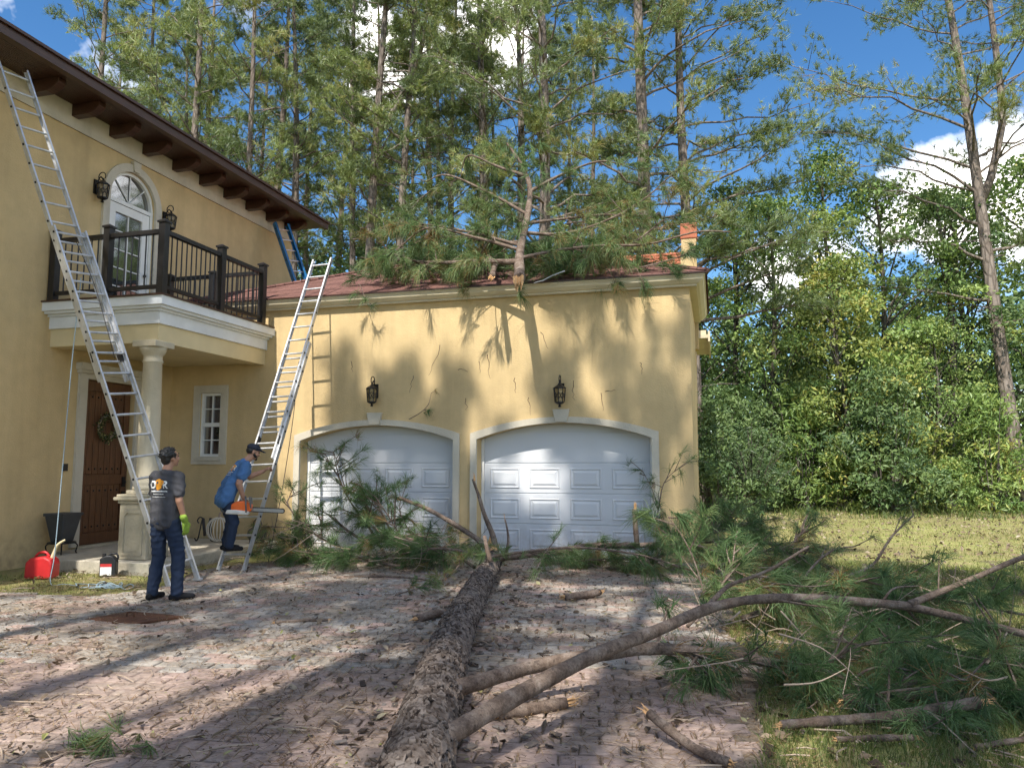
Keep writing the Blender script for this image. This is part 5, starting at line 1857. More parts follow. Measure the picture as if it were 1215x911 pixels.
# blue ladder on the garage roof
l3 = ladder('fibreglass_ladder', 'blue fibreglass ladder standing on the garage roof against the house corner', (-9.2, 15.75, 5.35), (-10.12, 15.95, 7.42), (.45, .85, 0), .34, [(0, 1.0, 0, 0)], 'blue_fibreglass', None, .30, (.055, .034), False)
def rope(name, label, pts, rad, mat, n=40, cat='rope'):
    g = G()
    g.tube(spline(pts, n), rad, 6)
    o = g.build(name, M[mat], smooth=True)
    return tag(o, label, cat)
plain('rope_blue', (.30, .40, .46), .8, var=.2, scale=60)
plain('rope_dark', (.05, .045, .04), .8)
rope('rope', 'pale rope hanging from the long ladder past the entry door to the ground', [(-8.55, 8.52, 4.2), (-8.60, 8.50, 3.0), (-8.63, 8.48, 1.5), (-8.66, 8.47, .4), (-8.67, 8.44, .012), (-8.4, 8.40, .012), (-8.1, 8.32, .012)], .0065, 'rope_blue')
rope('rope', 'dark rope hanging from the garage ladder to the ground', [(-7.13, 11.95, 3.4), (-7.12, 11.8, 2.4), (-7.1, 11.5, 1.2), (-7.08, 11.2, .3), (-7.1, 11.15, .015), (-7.0, 11.0, .012)], .006, 'rope_dark')
r = np.random.default_rng(9)
pts = [(-7.9 + .22 * math.cos(t * 1.0) * (1 + .3 * math.sin(t * .37)) + .02 * t, 8.32 + .14 * math.sin(t) * (1 + .3 * math.cos(t * .5)), .012 + .010 * (k % 5)) for k, t in enumerate(np.linspace(0, 24, 60))]
rope('rope', 'tangled blue rope coil on the ground before the porch step', pts, .0065, 'rope_blue', 240)
rope('rope', 'thin cord looped down between the rails of the long ladder', [(-8.75, 8.6, 4.75), (-8.35, 8.55, 4.1), (-8.15, 8.6, 3.5), (-7.98, 8.6, 3.05)], .0055, 'rope_dark')

# ------------------------------------------------------------------ small things on the porch and drive
plain('pot_grey', (.045, .048, .052), .55, var=.15)
plain('red_plastic', (.52, .022, .025), .42, var=.12, scale=5)
plain('cream_plastic', (.62, .53, .33), .5)
plain('black_plastic', (.018, .018, .02), .4)
plain('label_white', (.75, .75, .74), .6, var=.05)
plain('label_red', (.5, .03, .03), .6)
plain('rust', (.115, .045, .020), .9, var=.5, scale=4, bump=.4)
plain('white_wire', (.62, .58, .50), .6)
plain('gunmetal', (.05, .045, .045), .5, .5)
# planter on a stand
pl = empty('planter', (-10.15, 10.05, .17))
tag(pl, 'tall dark grey planter on a black stand beside the entry door', 'planter')
g = G()
cx_, cy_ = -10.15, 10.05
def frus(gg, h0, h1, z0, z1, c=(cx_, cy_)):
    v = [(c[0] + a * h0, c[1] + b * h0, z0) for a, b in ((-1, -1), (1, -1), (1, 1), (-1, 1))] + [(c[0] + a * h1, c[1] + b * h1, z1) for a, b in ((-1, -1), (1, -1), (1, 1), (-1, 1))]
    gg.add(v, [(3, 2, 1, 0), (4, 5, 6, 7)] + [(i, (i + 1) % 4, 4 + (i + 1) % 4, 4 + i) for i in range(4)])
frus(g, .115, .19, .36, .80)
g.build('pot', M['pot_grey'], pl, bevel=.02)
g = G()
frus(g, .20, .20, .77, .815)
g.build('rim', M['pot_grey'], pl, bevel=.006)
g = G()
g.lathe([(.20, .335), (.21, .345), (.20, .358)], (cx_, cy_, 0), 20)
g.build('stand_ring', M['black_metal'], pl)
for a in range(4):
    t = math.pi / 4 + a * math.pi / 2
    d = A(math.cos(t), math.sin(t), 0)
    c = A(cx_, cy_, 0)
    g = G()
    g.tube(spline([c + d * .17 + A(0, 0, .34), c + d * .22 + A(0, 0, .30), c + d * .20 + A(0, 0, .2), c + d * .22 + A(0, 0, .172)], 10), .011, 6)
    g.build('stand_leg', M['black_metal'], pl)
# red fuel can
fc = empty('fuel_can', (-9.22, 8.82, 0))
tag(fc, 'red plastic fuel can with a cream spout on the ground by the wall', 'fuel can')
ax_, ay_ = unit(A(1, .25, 0)), unit(A(-.25, 1, 0))
c = A(-9.22, 8.82, 0)
g = G()
prof = [(-.19, .0), (.19, .0), (.195, .20), (.17, .27), (.08, .31), (-.12, .29), (-.185, .22)]
g.prism(prof, c - ay_ * .11, ax_, (0, 0, 1), ay_, .22)
body = g.build('body', M['red_plastic'], fc, bevel=.028)
g = G()
g.tube(spline([c + ax_ * -.12 + A(0, 0, .27), c + ax_ * -.06 + A(0, 0, .345), c + ax_ * .04 + A(0, 0, .355), c + ax_ * .09 + A(0, 0, .30)], 14), .018, 8)
g.build('handle', M['red_plastic'], fc, smooth=True)
g = G()
g.tube(spline([c + ax_ * .13 + A(0, 0, .27), c + ax_ * .16 + A(0, 0, .36), c + ax_ * .20 + A(0, 0, .46), c + ax_ * .30 + A(0, 0, .53)], 12), np.linspace(.028, .014, 12), 8)
g.build('spout', M['cream_plastic'], fc, smooth=True)
# oil jug
oj = empty('oil_jug', (-8.42, 9.18, 0))
tag(oj, 'black oil jug with a white and red label standing before the porch', 'oil jug')
c = A(-8.42, 9.18, 0)
ax_, ay_ = unit(A(1, .45, 0)), unit(A(-.45, 1, 0))
g = G()
g.prism([(-.11, 0), (.11, 0), (.11, .22), (.06, .29), (.02, .30), (-.02, .30), (-.05, .29), (-.11, .26)], c - ay_ * .06, ax_, (0, 0, 1), ay_, .12)
g.build('body', M['black_plastic'], oj, bevel=.014)
g = G()
g.tube(spline([c + ax_ * .10 + A(0, 0, .20), c + ax_ * .115 + A(0, 0, .29), c + ax_ * .05 + A(0, 0, .325), c + ax_ * .0 + A(0, 0, .30)], 12), .014, 8)
g.build('handle', M['black_plastic'], oj, smooth=True)
g = G()
g.tube([c - ax_ * .07 + A(0, 0, .27), c - ax_ * .07 + A(0, 0, .325)], .026, 12)
g.build('cap', M['black_plastic'], oj)
g = G(); g.obox(c - ax_ * .02 - ay_ * .0615 + A(0, 0, .10), ax_, ay_, (0, 0, 1), (.075, .0012, .075)); g.build('label', M['label_white'], oj)
g = G(); g.obox(c - ax_ * .02 - ay_ * .0635 + A(0, 0, .165), ax_, ay_, (0, 0, 1), (.075, .0010, .022)); g.build('label_band', M['label_red'], oj)
# rusty cover plate in the drive
g = G()
g.prism([(-6.30, 6.58), (-5.66, 6.50), (-5.42, 6.98), (-6.16, 7.06)], (0, 0, -.01), (1, 0, 0), (0, 1, 0), (0, 0, 1), .028)
sp_ = g.build('cover_plate', M['rust'], bevel=.004)
tag(sp_, 'rusty square steel cover plate set in the paving', 'cover plate')
g = G(); g.tube(spline([(-5.98, 6.80, .015), (-5.97, 6.80, .06), (-5.90, 6.80, .06), (-5.89, 6.80, .015)], 10), .008, 6)
g.build('lift_ring', M['rust'], sp_)
# wire pumpkin
pk = empty('wire_pumpkin', (-8.82, 12.2, .17))
tag(pk, 'round white slatted wire pumpkin ornament on the porch', 'ornament')
c = A(-8.82, 12.2, .17 + .235)
for k in range(11):
    t = math.pi * k / 11
    g = G()
    g.tube([c + A(math.cos(t) * .25 * math.sin(s), math.sin(t) * .10 * math.sin(s), .22 * math.cos(s)) for s in np.linspace(0, 2 * math.pi, 30)], .008, 5, caps=False)
    g.build('rib', M['white_wire'], pk)
g = G(); g.tube(spline([c + A(0, 0, .21), c + A(.01, 0, .27), c + A(.03, 0, .31)], 8), [.03, .026, .025, .022, .02, .02, .02, .02], 7)
g.build('stalk', M['dry_wood'], pk)
# the letter M
lm = empty('letter_ornament', (-9.22, 12.3, .17))
tag(lm, 'black script letter M ornament leaning beside the wire pumpkin', 'ornament')
c = A(-9.22, 12.32, .17)
g = G()
e = lambda x, z: c + A(x, -.0, z)
g.tube(spline([e(-.20, .06), e(-.16, .01), e(-.12, .06), e(-.09, .20), e(-.05, .38), e(-.02, .42)], 20), [.012] * 20, 6)
g.tube(spline([e(-.03, .42), e(.0, .25), e(.02, .10)], 12), [.026] * 12, 6)
g.tube(spline([e(.02, .10), e(.07, .28), e(.13, .43)], 12), [.012] * 12, 6)
g.tube(spline([e(.13, .43), e(.14, .25), e(.16, .06), e(.20, .015), e(.25, .06)], 18), [.026] * 11 + [.018, .014, .012, .011, .010, .009, .008], 6)
g.tube(spline([e(-.03, .42), e(-.10, .44), e(-.15, .38), e(-.12, .33)], 12), [.012] * 12, 6)
g.build('letter', M['gunmetal'], lm, smooth=True)
# black lantern ornament behind the climber
bl = empty('porch_lantern', (-8.05, 12.25, .17))
tag(bl, 'black round lantern ornament on the porch behind the ladder foot', 'lantern')
g = G()
g.lathe([(.12, .0), (.14, .03), (.13, .06), (.17, .12), (.18, .18), (.15, .25), (.10, .28), (.06, .31), (.03, .34)], (-8.05, 12.25, .172), 16)
g.build('body', M['gunmetal'], bl, smooth=True)
g = G(); g.tube([(-8.05 + .08 * math.cos(t), 12.25, .51 + .10 * math.sin(t)) for t in np.linspace(-.3, 3.44, 16)], .008, 6)
g.build('handle', M['gunmetal'], bl)

# ------------------------------------------------------------------ people
plain('skin', (.36, .19, .12), .5, var=.08, scale=12)
plain('hair_black', (.010, .009, .009), .5, var=.3, scale=60)
def cloth(name, c, f=60):
    m = NM(name)
    n1 = m.noise(4, 4, .6)
    n2 = m.noise(f * 4, 2)
    m.col(m.mix(.3, m.ramp(n1, [(.3, tuple(x * .8 for x in c)), (.7, tuple(x * 1.15 for x in c))]), m.ramp(n2, [(.3, .6), (.7, 1.2)]), 'MULTIPLY')).rough(.9).spec(.2)
    m.bump(m.noise(9, 4, .6), .4, .02)
cloth('shirt_charcoal', (.072, .072, .079))
cloth('shirt_blue', (.070, .155, .315))
cloth('denim', (.024, .036, .066))
cloth('glove_green', (.27, .40, .06))
cloth('shoe_black', (.014, .014, .016))
cloth('cap_navy', (.028, .033, .048))
plain('print_white', (.78, .78, .76), .7, var=.04)
plain('print_orange', (.75, .30, .02), .7, var=.04)

def capsule(gg, p, r0, q, r1, n=14):
    """closed tapered capsule"""
    p, q = A(*p), A(*q)
    d = q - p
    L = np.linalg.norm(d)
    if L < 1e-6:
        gg.sphere(p, r0, n, 9)
        return
    d /= L
    pts, rad = [], []
    for a in np.linspace(-math.pi / 2 + .12, -.2, 4):
        pts.append(p + d * r0 * math.sin(a)); rad.append(r0 * math.cos(a))
    for t in np.linspace(0, 1, 5):
        pts.append(p + d * L * t); rad.append(r0 + (r1 - r0) * t)
    for a in np.linspace(.2, math.pi / 2 - .12, 4):
        pts.append(q + d * r1 * math.sin(a)); rad.append(r1 * math.cos(a))
    gg.tube(pts, rad, n)

def fused(name, caps, ells, voxel, mat, parent, smooth_it=5, wrinkle=0, seed=0, zfun=None, disp=None):
    """one continuous surface from overlapping capsules and ellipsoids"""
    g = G()
    for c in caps:
        capsule(g, *c)
    for c, r_, rot in ells:
        h = G()
        h.sphere((0, 0, 0), r_, 16, 11)
        v = h.V[0] @ np.array(rot).T + A(*c)
        g.add(v, [tuple(f) for F in h.F for f in F])
    me = g.mesh(name)
    tmp = bpy.data.objects.new('tmp', me)
    COL.objects.link(tmp)
    m = tmp.modifiers.new('r', 'REMESH'); m.mode = 'VOXEL'; m.voxel_size = voxel
    s = tmp.modifiers.new('s', 'SMOOTH'); s.factor = .5; s.iterations = smooth_it
    dg = bpy.context.evaluated_depsgraph_get()
    ev = bpy.data.meshes.new_from_object(tmp.evaluated_get(dg))
    bpy.data.objects.remove(tmp)
    ev.name = name
    ev.materials.clear()
    ev.materials.append(M[mat])
    n = len(ev.vertices)
    co = np.empty(n * 3, np.float32)
    ev.vertices.foreach_get('co', co)
    co = co.reshape(-1, 3)
    if wrinkle:
        no = np.empty(n * 3, np.float32)
        ev.vertices.foreach_get('normal', no)
        no = no.reshape(-1, 3)
        rr = np.random.default_rng(seed)
        h = np.zeros(n)
        for k in range(9):
            d = unit(rr.normal(0, 1, 3) * A(.7, .7, 1.3)) * rr.uniform(30, 85)
            ph = np.sin(co @ (rr.normal(0, 1, 3) * 6)) * 1.6
            h += (1 - 2 * np.abs(np.sin(co @ d * .5 + ph + rr.uniform(0, 6.28)))) * np.maximum(0, np.sin(co @ (rr.normal(0, 1, 3) * 9) + rr.uniform(0, 6)))
        co = co + no * (h[:, None] * wrinkle)
        ev.vertices.foreach_set('co', co.astype(np.float32).ravel())
    ev.polygons.foreach_set('use_smooth', np.ones(len(ev.polygons), dtype=bool))
    ev.update()
    o = bpy.data.objects.new(name, ev)
    COL.objects.link(o)
    o.parent = parent
    return o
I3 = np.eye(3)
def hand(caps, wrist, fdir, palm_n, side, curl=.35, s=1.0, thumb=1):
    """palm and five fingers; fdir = along the hand, palm_n = out of the palm, side = towards the thumb"""
    w, f, pn, sd = A(*wrist), unit(A(*fdir)), unit(A(*palm_n)), unit(A(*side))
    caps.append((w, .024 * s, w + f * .035 * s, .026 * s))
    for k in range(4):
        o = (1.5 - k) * .019 * s
        kn = w + f * .088 * s + sd * o
        caps.append((w + f * .03 * s + sd * o * .8, .016 * s, kn, .0125 * s))
        L = (.040, .045, .042, .033)[k] * s
        d1 = unit(f * math.cos(curl) + pn * math.sin(curl))
        d2 = unit(f * math.cos(curl * 2.4) + pn * math.sin(curl * 2.4))
        d3 = unit(f * math.cos(curl * 3.4) + pn * math.sin(curl * 3.4))
        a = kn + d1 * L
        b = a + d2 * L * .75
        caps.append((kn, .0115 * s, a, .0105 * s)); caps.append((a, .0105 * s, b, .0095 * s)); caps.append((b, .0095 * s, b + d3 * L * .5, .0085 * s))
    t0 = w + f * .025 * s + sd * .025 * s
    t1 = t0 + unit(f * .7 + sd * .7 + pn * .25) * .04 * s
    t2 = t1 + unit(f * .85 + sd * .25 + pn * .5) * .033 * s
    caps.append((t0, .015 * s, t1, .0125 * s)); caps.append((t1, .0125 * s, t2, .0105 * s))

def rot_x(a):
    c, s = math.cos(a), math.sin(a)
    return np.array([[1, 0, 0], [0, c, -s], [0, s, c]])
def rot_z(a):
    c, s = math.cos(a), math.sin(a)
    return np.array([[c, -s, 0], [s, c, 0], [0, 0, 1]])

def head_geo(caps, ells, c, Rm):
    """skull, jaw, nose, ears, brow in the head's own axes (y forward, x right)"""
    c = A(*c)
    P = lambda x, y, z: tuple(c + Rm @ A(x, y, z))
    ells.append((P(0, -.008, .022), (.075, .095, .092), Rm))
    ells.append((P(0, .022, -.045), (.056, .068, .066), Rm))
    caps.append((P(0, .060, -.088), .026, P(0, .045, -.07), .034))
    caps.append((P(0, .086, .005), .010, P(0, .106, -.026), .0145))
    caps.append((P(-.03, .082, .026), .012, P(.03, .082, .026), .012))
    caps.append((P(-.020, .086, -.058), .010, P(.020, .086, -.058), .010))
    for s in (-1, 1):
        ells.append((P(s * .078, -.008, -.010), (.010, .020, .032), Rm))
        caps.append((P(s * .045, .062, -.02), .02, P(s * .04, .055, -.05), .018))

def eyes(parent, c, Rm, mat='hair_black'):
    g = G()
    c = A(*c)
    for s in (-1, 1):
        g.sphere(c + Rm @ A(s * .031, .084, .008), (.012, .007, .006), 8, 6)
    o = g.build('eyes', M[mat], None, smooth=True)
    o.parent = parent
def brows(parent, c, Rm):
    g = G(); c = A(*c)
    for s in (-1, 1):
        g.tube([c + Rm @ A(s * .014, .096, .033), c + Rm @ A(s * .034, .094, .039), c + Rm @ A(s * .054, .078, .033)], [.005, .005, .003], 5)
    o = g.build('eyebrows', M['hair_black'], None)
    o.parent = parent

def print_on(target, text, size, centre, right, up, nrm, mat, parent, name='shirt_print', extra=None, bold=True):
    """flat lettering laid onto a garment: each vertex dropped onto the cloth"""
    if extra is None:
        cu = bpy.data.curves.new('t', 'FONT')
        cu.body = text
        cu.size = size
        cu.align_x = 'CENTER'
        cu.align_y = 'CENTER'
        cu.offset = size * .03 if bold else 0
        to = bpy.data.objects.new('t', cu)
        COL.objects.link(to)
        dg = bpy.context.evaluated_depsgraph_get()
        me = bpy.data.meshes.new_from_object(to.evaluated_get(dg))
        bpy.data.objects.remove(to)
        import bmesh
        bm = bmesh.new(); bm.from_mesh(me)
        bmesh.ops.triangulate(bm, faces=bm.faces[:])
        bmesh.ops.subdivide_edges(bm, edges=[e for e in bm.edges if e.calc_length() > size * .25], cuts=1)
        bmesh.ops.triangulate(bm, faces=bm.faces[:])
        bm.to_mesh(me); bm.free()
        me.name = name
    else:
        me = bpy.data.meshes.new(name)
        me.from_pydata([(a, b, 0) for a, b in extra[0]], [], extra[1])
    bv = BVHTree.FromPolygons([v.co for v in target.data.vertices], [p.vertices for p in target.data.polygons])
    c, rt, u, nr = [A(*q) for q in (centre, right, up, nrm)]
    for v in me.vertices:
        q = c + rt * v.co.x + u * v.co.y + nr * .25
        hit = bv.ray_cast(Vector(q), Vector(-nr))
        v.co = (hit[0] + Vector(nr) * .003) if hit[0] is not None else Vector(q - nr * .25)
    me.materials.clear()
    me.materials.append(M[mat])
    o = bpy.data.objects.new(name, me)
    COL.objects.link(o)
    o.parent = parent
    return o

def logo(shirt, parent, c, rt, up, nr, s):
    """white D, an orange mark, white R, then two lines of small lettering"""
    c, rt, up, nr = A(*c), A(*rt), A(*up), A(*nr)
    print_on(shirt, 'D', .115 * s, c - rt * .085 * s, rt, up, nr, 'print_white', shirt)
    print_on(shirt, 'R', .115 * s, c + rt * .085 * s, rt, up, nr, 'print_white', shirt)
    pts, n = [], 26
    for k in range(n):
        t = 2 * math.pi * k / n
        q = .052 * s * (1 + .22 * math.sin(3 * t + .6) + .10 * math.sin(5 * t))
        pts.append((q * math.cos(t) * 1.05, q * math.sin(t) * 1.15 + .012 * s))
    print_on(shirt, '', 0, c, rt, up, nr * 1.0, 'print_orange', shirt, 'shirt_emblem', ([(0, .01 * s)] + pts, [(0, 1 + k, 1 + (k + 1) % n) for k in range(n)]))
    for k, (w, dz, h) in enumerate(((.115, -.075, .013), (.075, -.105, .010), (.10, -.135, .006))):
        m = 14
        v, f = [], []
        for i in range(m):
            x0 = -w * s + 2 * w * s * i / m
            x1 = x0 + 2 * w * s / m * .78
            b = len(v)
            hh = h * s * (.8 if i % 3 else 1.0)
            v += [(x0, dz * s), (x1, dz * s), (x1, dz * s + hh), (x0, dz * s + hh)]
            f.append((b, b + 1, b + 2, b + 3))
        print_on(shirt, '', 0, c, rt, up, nr, 'print_white', shirt, 'shirt_print', (v, f))

def shoe_geo(a, toe, flat_z):
    """capsules of one shoe: heel at ankle a, pointing along toe"""
    a, t = A(*a), unit(A(*toe))
    return [((a - t * .05) * A(1, 1, 0) + A(0, 0, flat_z + .042), .042, (a + t * .06) * A(1, 1, 0) + A(0, 0, flat_z + .044), .044),
            ((a + t * .06) * A(1, 1, 0) + A(0, 0, flat_z + .042), .043, (a + t * .175) * A(1, 1, 0) + A(0, 0, flat_z + .034), .034),
            (a * A(1, 1, 0) + A(0, 0, flat_z + .05), .045, a + A(0, 0, .03), .045)]

# the man on the drive: weight on his left leg, looking up at the climber
def standing_man():
    root = empty('person')
    caps, ells = [], []
    hipL, hipR = A(-.09, 0, .92), A(.09, .01, .92)
    kneL, kneR = A(-.10, .03, .50), A(.13, .10, .51)
    ankL, ankR = A(-.11, -.03, .09), A(.19, .04, .09)
    shL, shR = A(-.175, .0, 1.425), A(.175, .0, 1.425)
    elL, elR = A(-.215, .06, 1.15), A(.225, -.02, 1.15)
    wrL, wrR = A(-.17, .24, 1.02), A(.235, .07, .915)
    hc = A(.01, .03, 1.655)
    HR = rot_z(R(-14)) @ rot_x(R(10))
    head_geo(caps, ells, hc, HR)
    caps += [(hc + A(0, -.015, -.06), .052, A(0, -.012, 1.47), .058)]
    tors = [(A(0, 0, .95), .10, A(0, .0, 1.08), .095), (A(-.05, .0, 1.1), .082, A(-.07, .0, 1.36), .086), (A(.05, .0, 1.1), .082, A(.07, .0, 1.36), .086), (shL * A(.8, 1, 1), .07, shR * A(.8, 1, 1), .07)]
    caps += tors
    for sh, el, wr in ((shL, elL, wrL), (shR, elR, wrR)):
        caps += [(sh, .058, el, .043), (el, .043, wr, .029)]
    for hp, kn, an in ((hipL, kneL, ankL), (hipR, kneR, ankR)):
        caps += [(hp, .078, kn, .050), (kn, .050, an, .036), (kn * .65 + an * .35 + A(0, -.012, 0), .048, kn * .4 + an * .6, .040)]
    hand(caps, wrL, (.3, .9, -.3), (.3, -.1, -.9), (.9, -.2, .3), .3)
    hand(caps, wrR, (.02, .25, -1), (-.9, .2, 0), (.2, .95, .2), .35)
    fused('body', caps, ells, .008, 'skin', root, 4)
    # shirt
    sc = [(shL * A(.8, 1, 1), .080, shR * A(.8, 1, 1), .080), (A(0, -.01, 1.44), .068, A(0, -.012, 1.478), .066)]
    for x_ in (-.085, -.03, .03, .085):
        sc.append((A(x_, -.005, 1.35), .112, A(x_ * .95, .0, .90), .118 - abs(x_) * .12))
    for sh, el in ((shL, elL), (shR, elR)):
        sc += [(sh, .080, sh * .36 + el * .64, .080)]
    shirt = fused('shirt', sc, [], .011, 'shirt_charcoal', root, 4, .0036, 3)
    jc = [(A(-.045, 0, .92), .112, A(.045, 0, .92), .112)]
    for hp, kn, an in ((hipL, kneL, ankL), (hipR, kneR, ankR)):
        jc += [(hp, .105, kn, .082), (kn, .082, an + A(0, 0, .0), .070)]
    fused('jeans', jc, [], .011, 'denim', root, 3, .0034, 5)
    fused('shoe', shoe_geo(ankL, (-.12, 1, 0), 0), [], .009, 'shoe_black', root, 3)
    fused('shoe', shoe_geo(ankR, (.55, .83, 0), 0), [], .009, 'shoe_black', root, 3)
    gl = []
    hand(gl, wrR, (.02, .25, -1), (-.9, .2, 0), (.2, .95, .2), .35, 1.12)
    gl.append((wrR, .040, wrR + A(.005, -.03, .045), .042))
    fused('glove', gl, [], .007, 'glove_green', root, 2)
    P = lambda x, y, z: tuple(hc + HR @ A(x, y, z))
    hs = [(P(0, -.032, .036), (.083, .090, .082), HR), (P(0, -.062, -.012), (.072, .050, .07), HR)]
    hcaps = [(P(-.074, .01, .0), .014, P(-.074, .012, .04), .02), (P(.074, .01, .0), .014, P(.074, .012, .04), .02)]
    hr = np.random.default_rng(3)
    for k in range(120):
        d = unit(hr.normal(size=3) + A(0, -.25, .5))
        if d[2] < -.55 or (d[1] > .55 and d[2] < .45):
            continue
        q0 = A(0, -.030, .034) + d * A(.081, .090, .082)
        q1 = q0 + d * .012 + A(hr.normal(0, .012), .012 + hr.normal(0, .012), .006)
        hcaps.append((P(*q0), .011, P(*q1), .006))
    fused('hair', hcaps, hs, .007, 'hair_black', root, 1)
    eyes(root, hc, HR); brows(root, hc, HR)
    logo(shirt, root, (.0, -.1, 1.335), (1, 0, 0), (0, 0, 1), (0, -1, 0), 1.05)
    return root
man = standing_man()
man.location = (-6.32, 7.72, .016)
man.rotation_euler = (0, 0, R(-6))
tag(man, 'person in a charcoal printed T-shirt, jeans and green glove looking towards the ladder', 'person')

# the climber: bent forward, both feet on the lowest rung, chainsaw in the right hand
def climbing_man():
    root = empty('person')
    caps, ells = [], []
    hipL, hipR = A(-.09, -.13, .80), A(.09, -.13, .80)
    kneL, kneR = A(-.10, .02, .43), A(.11, -.01, .42)
    ankL, ankR = A(-.10, -.04, .09), A(.10, -.06, .09)
    lean = .21
    shL, shR = A(-.17, lean - .07, 1.255), A(.17, lean - .09, 1.245)
    elR, wrR = A(.225, lean - .20, .985), A(.215, lean - .12, .775)
    elL, wrL = A(-.22, lean + .10, 1.08), A(-.19, lean + .30, 1.16)
    hc = A(.01, lean + .065, 1.455)
    HR = rot_z(R(-6)) @ rot_x(R(-16))
    head_geo(caps, ells, hc, HR)
    caps += [(hc + A(0, -.02, -.06), .054, A(0, lean - .07, 1.28), .06)]
    caps += [(A(0, -.10, .84), .09, A(0, -.045, .97), .085), (A(-.06, -.04, .98), .08, A(-.075, lean - .10, 1.18), .084), (A(.06, -.04, .98), .08, A(.075, lean - .10, 1.18), .084), (shL * A(.8, 1, 1), .07, shR * A(.8, 1, 1), .07)]
    for sh, el, wr in ((shL, elL, wrL), (shR, elR, wrR)):
        caps += [(sh, .062, el, .046), (el, .047, wr, .031)]
    for hp, kn, an in ((hipL, kneL, ankL), (hipR, kneR, ankR)):
        caps += [(hp, .078, kn, .050), (kn, .050, an, .036), (kn * .65 + an * .35 + A(0, -.012, 0), .048, kn * .4 + an * .6, .040)]
    hand(caps, wrL, (.1, .8, .6), (0, .6, -.8), (1, 0, .1), .75)
    hand(caps, wrR, (-.05, .75, -.65), (-.2, -.65, -.75), (-.8, .35, .3), .8)
    fused('body', caps, ells, .008, 'skin', root, 4)
    sc = [(shL * A(.8, 1, 1), .082, shR * A(.8, 1, 1), .082), (A(0, lean - .075, 1.25), .07, A(0, lean - .06, 1.30), .066)]
    for x_ in (-.085, -.03, .03, .085):
        sc.append((A(x_, lean - .105, 1.175), .116, A(x_, -.05, .95), .122 - abs(x_) * .1))
        sc.append((A(x_, -.05, .95), .122 - abs(x_) * .1, A(x_ * .95, -.13, .74), .125 - abs(x_) * .1))
    for sh, el in ((shL, elL), (shR, elR)):
        sc += [(sh, .084, sh * .38 + el * .62, .084)]
    shirt = fused('shirt', sc, [], .011, 'shirt_blue', root, 4, .0036, 13)
    jc = [(A(-.04, -.11, .78), .094, A(.04, -.11, .78), .094)]
    for hp, kn, an in ((hipL, kneL, ankL), (hipR, kneR, ankR)):
        jc += [(hp + A(0, .02, -.02), .092, kn, .085), (kn, .085, an, .072)]
    fused('jeans', jc, [], .011, 'denim', root, 3, .0034, 15)
    fused('shoe', shoe_geo(ankL, (-.1, 1, 0), .0), [], .009, 'shoe_black', root, 3)
    fused('shoe', shoe_geo(ankR, (.1, 1, 0), .0), [], .009, 'shoe_black', root, 3)
    P = lambda x, y, z: tuple(hc + HR @ A(x, y, z))
    fused('hair', [], [(P(0, -.035, .012), (.081, .075, .065), HR)], .009, 'hair_black', root, 2)
    fused('cap', [(P(-.035, .085, .052), .012, P(-.028, .165, .040), .008), (P(.035, .085, .052), .012, P(.028, .165, .040), .008), (P(0, .085, .056), .012, P(0, .178, .043), .008)],
          [(P(0, -.008, .062), (.089, .106, .066), HR)], .007, 'cap_navy', root, 2)
    eyes(root, hc, HR); brows(root, hc, HR)
    g = G(); 
    fused('beard', [(P(0, .070, -.090), .026, P(0, .055, -.07), .030), (P(-.045, .05, -.06), .022, P(-.055, .01, -.03), .02), (P(.045, .05, -.06), .022, P(.055, .01, -.03), .02)], [], .008, 'hair_black', root, 2)
    up_ = unit(A(0, .22, .28)); nr_ = unit(np.cross(A(1, 0, 0), up_)) 
    nr_ = nr_ if nr_[1] < 0 else -nr_
    logo(shirt, root, (.0, lean - .16, 1.165), (1, 0, 0), up_, nr_, .95)
    return root, wrR
clim, wr_local = climbing_man()
clim.location = (-6.98, 9.96, .322)
clim.rotation_euler = (0, 0, R(-38))
tag(clim, 'person in a blue printed T-shirt and dark cap on the ladder foot holding a chainsaw', 'person')

# chainsaw held by its rear handle ------------------------------------------------
plain('saw_orange', (.72, .13, .015), .4)
plain('saw_white', (.62, .60, .55), .5)
plain('saw_grey', (.10, .10, .10), .5)
plain('saw_chain', (.06, .055, .05), .45, .7)
plain('saw_bar', (.30, .30, .29), .4, .8)
saw = empty('chainsaw', (-6.6, 9.75, 1.0))
tag(saw, 'orange and white chainsaw with a dark bar held beside the ladder', 'chainsaw')
wr_w = A(*(Matrix.Rotation(R(-38), 3, 'Z') @ Vector(wr_local))) + A(-6.98, 9.96, .322)
sx = unit(A(.90, .40, -.06))
sy = unit(np.cross(A(0, 0, 1), sx))
sz = np.cross(sx, sy)
so = wr_w + A(.00, .01, -.14)
S = lambda a, b, c_: so + sx * a + sy * b + sz * c_
g = G()
g.prism([(-.17, -.06), (.10, -.06), (.13, -.02), (.12, .06), (.02, .10), (-.10, .09), (-.17, .04)], S(0, -.07, 0), sx, sz, sy, .14)
g.build('engine', M['saw_orange'], saw, bevel=.02)
g = G()
g.prism([(-.24, -.10), (.08, -.10), (.10, -.045), (-.10, -.03), (-.22, -.04)], S(0, -.08, 0), sx, sz, sy, .15)
g.build('housing', M['saw_white'], saw, bevel=.015)
g = G()
g.tube(spline([S(.06, -.10, -.06), S(.05, -.115, .04), S(.03, -.08, .14), S(.01, 0, .155), S(.0, .09, .14), S(0, .11, .0)], 22), .0125, 8)
g.build('front_handle', M['saw_grey'], saw, smooth=True)
g = G()
g.tube(spline([S(-.12, 0, .05), S(-.22, 0, .07), S(-.30, 0, .03), S(-.31, 0, -.05), S(-.22, 0, -.09), S(-.12, 0, -.08)], 22), .015, 8)
g.build('rear_handle', M['saw_grey'], saw, smooth=True)
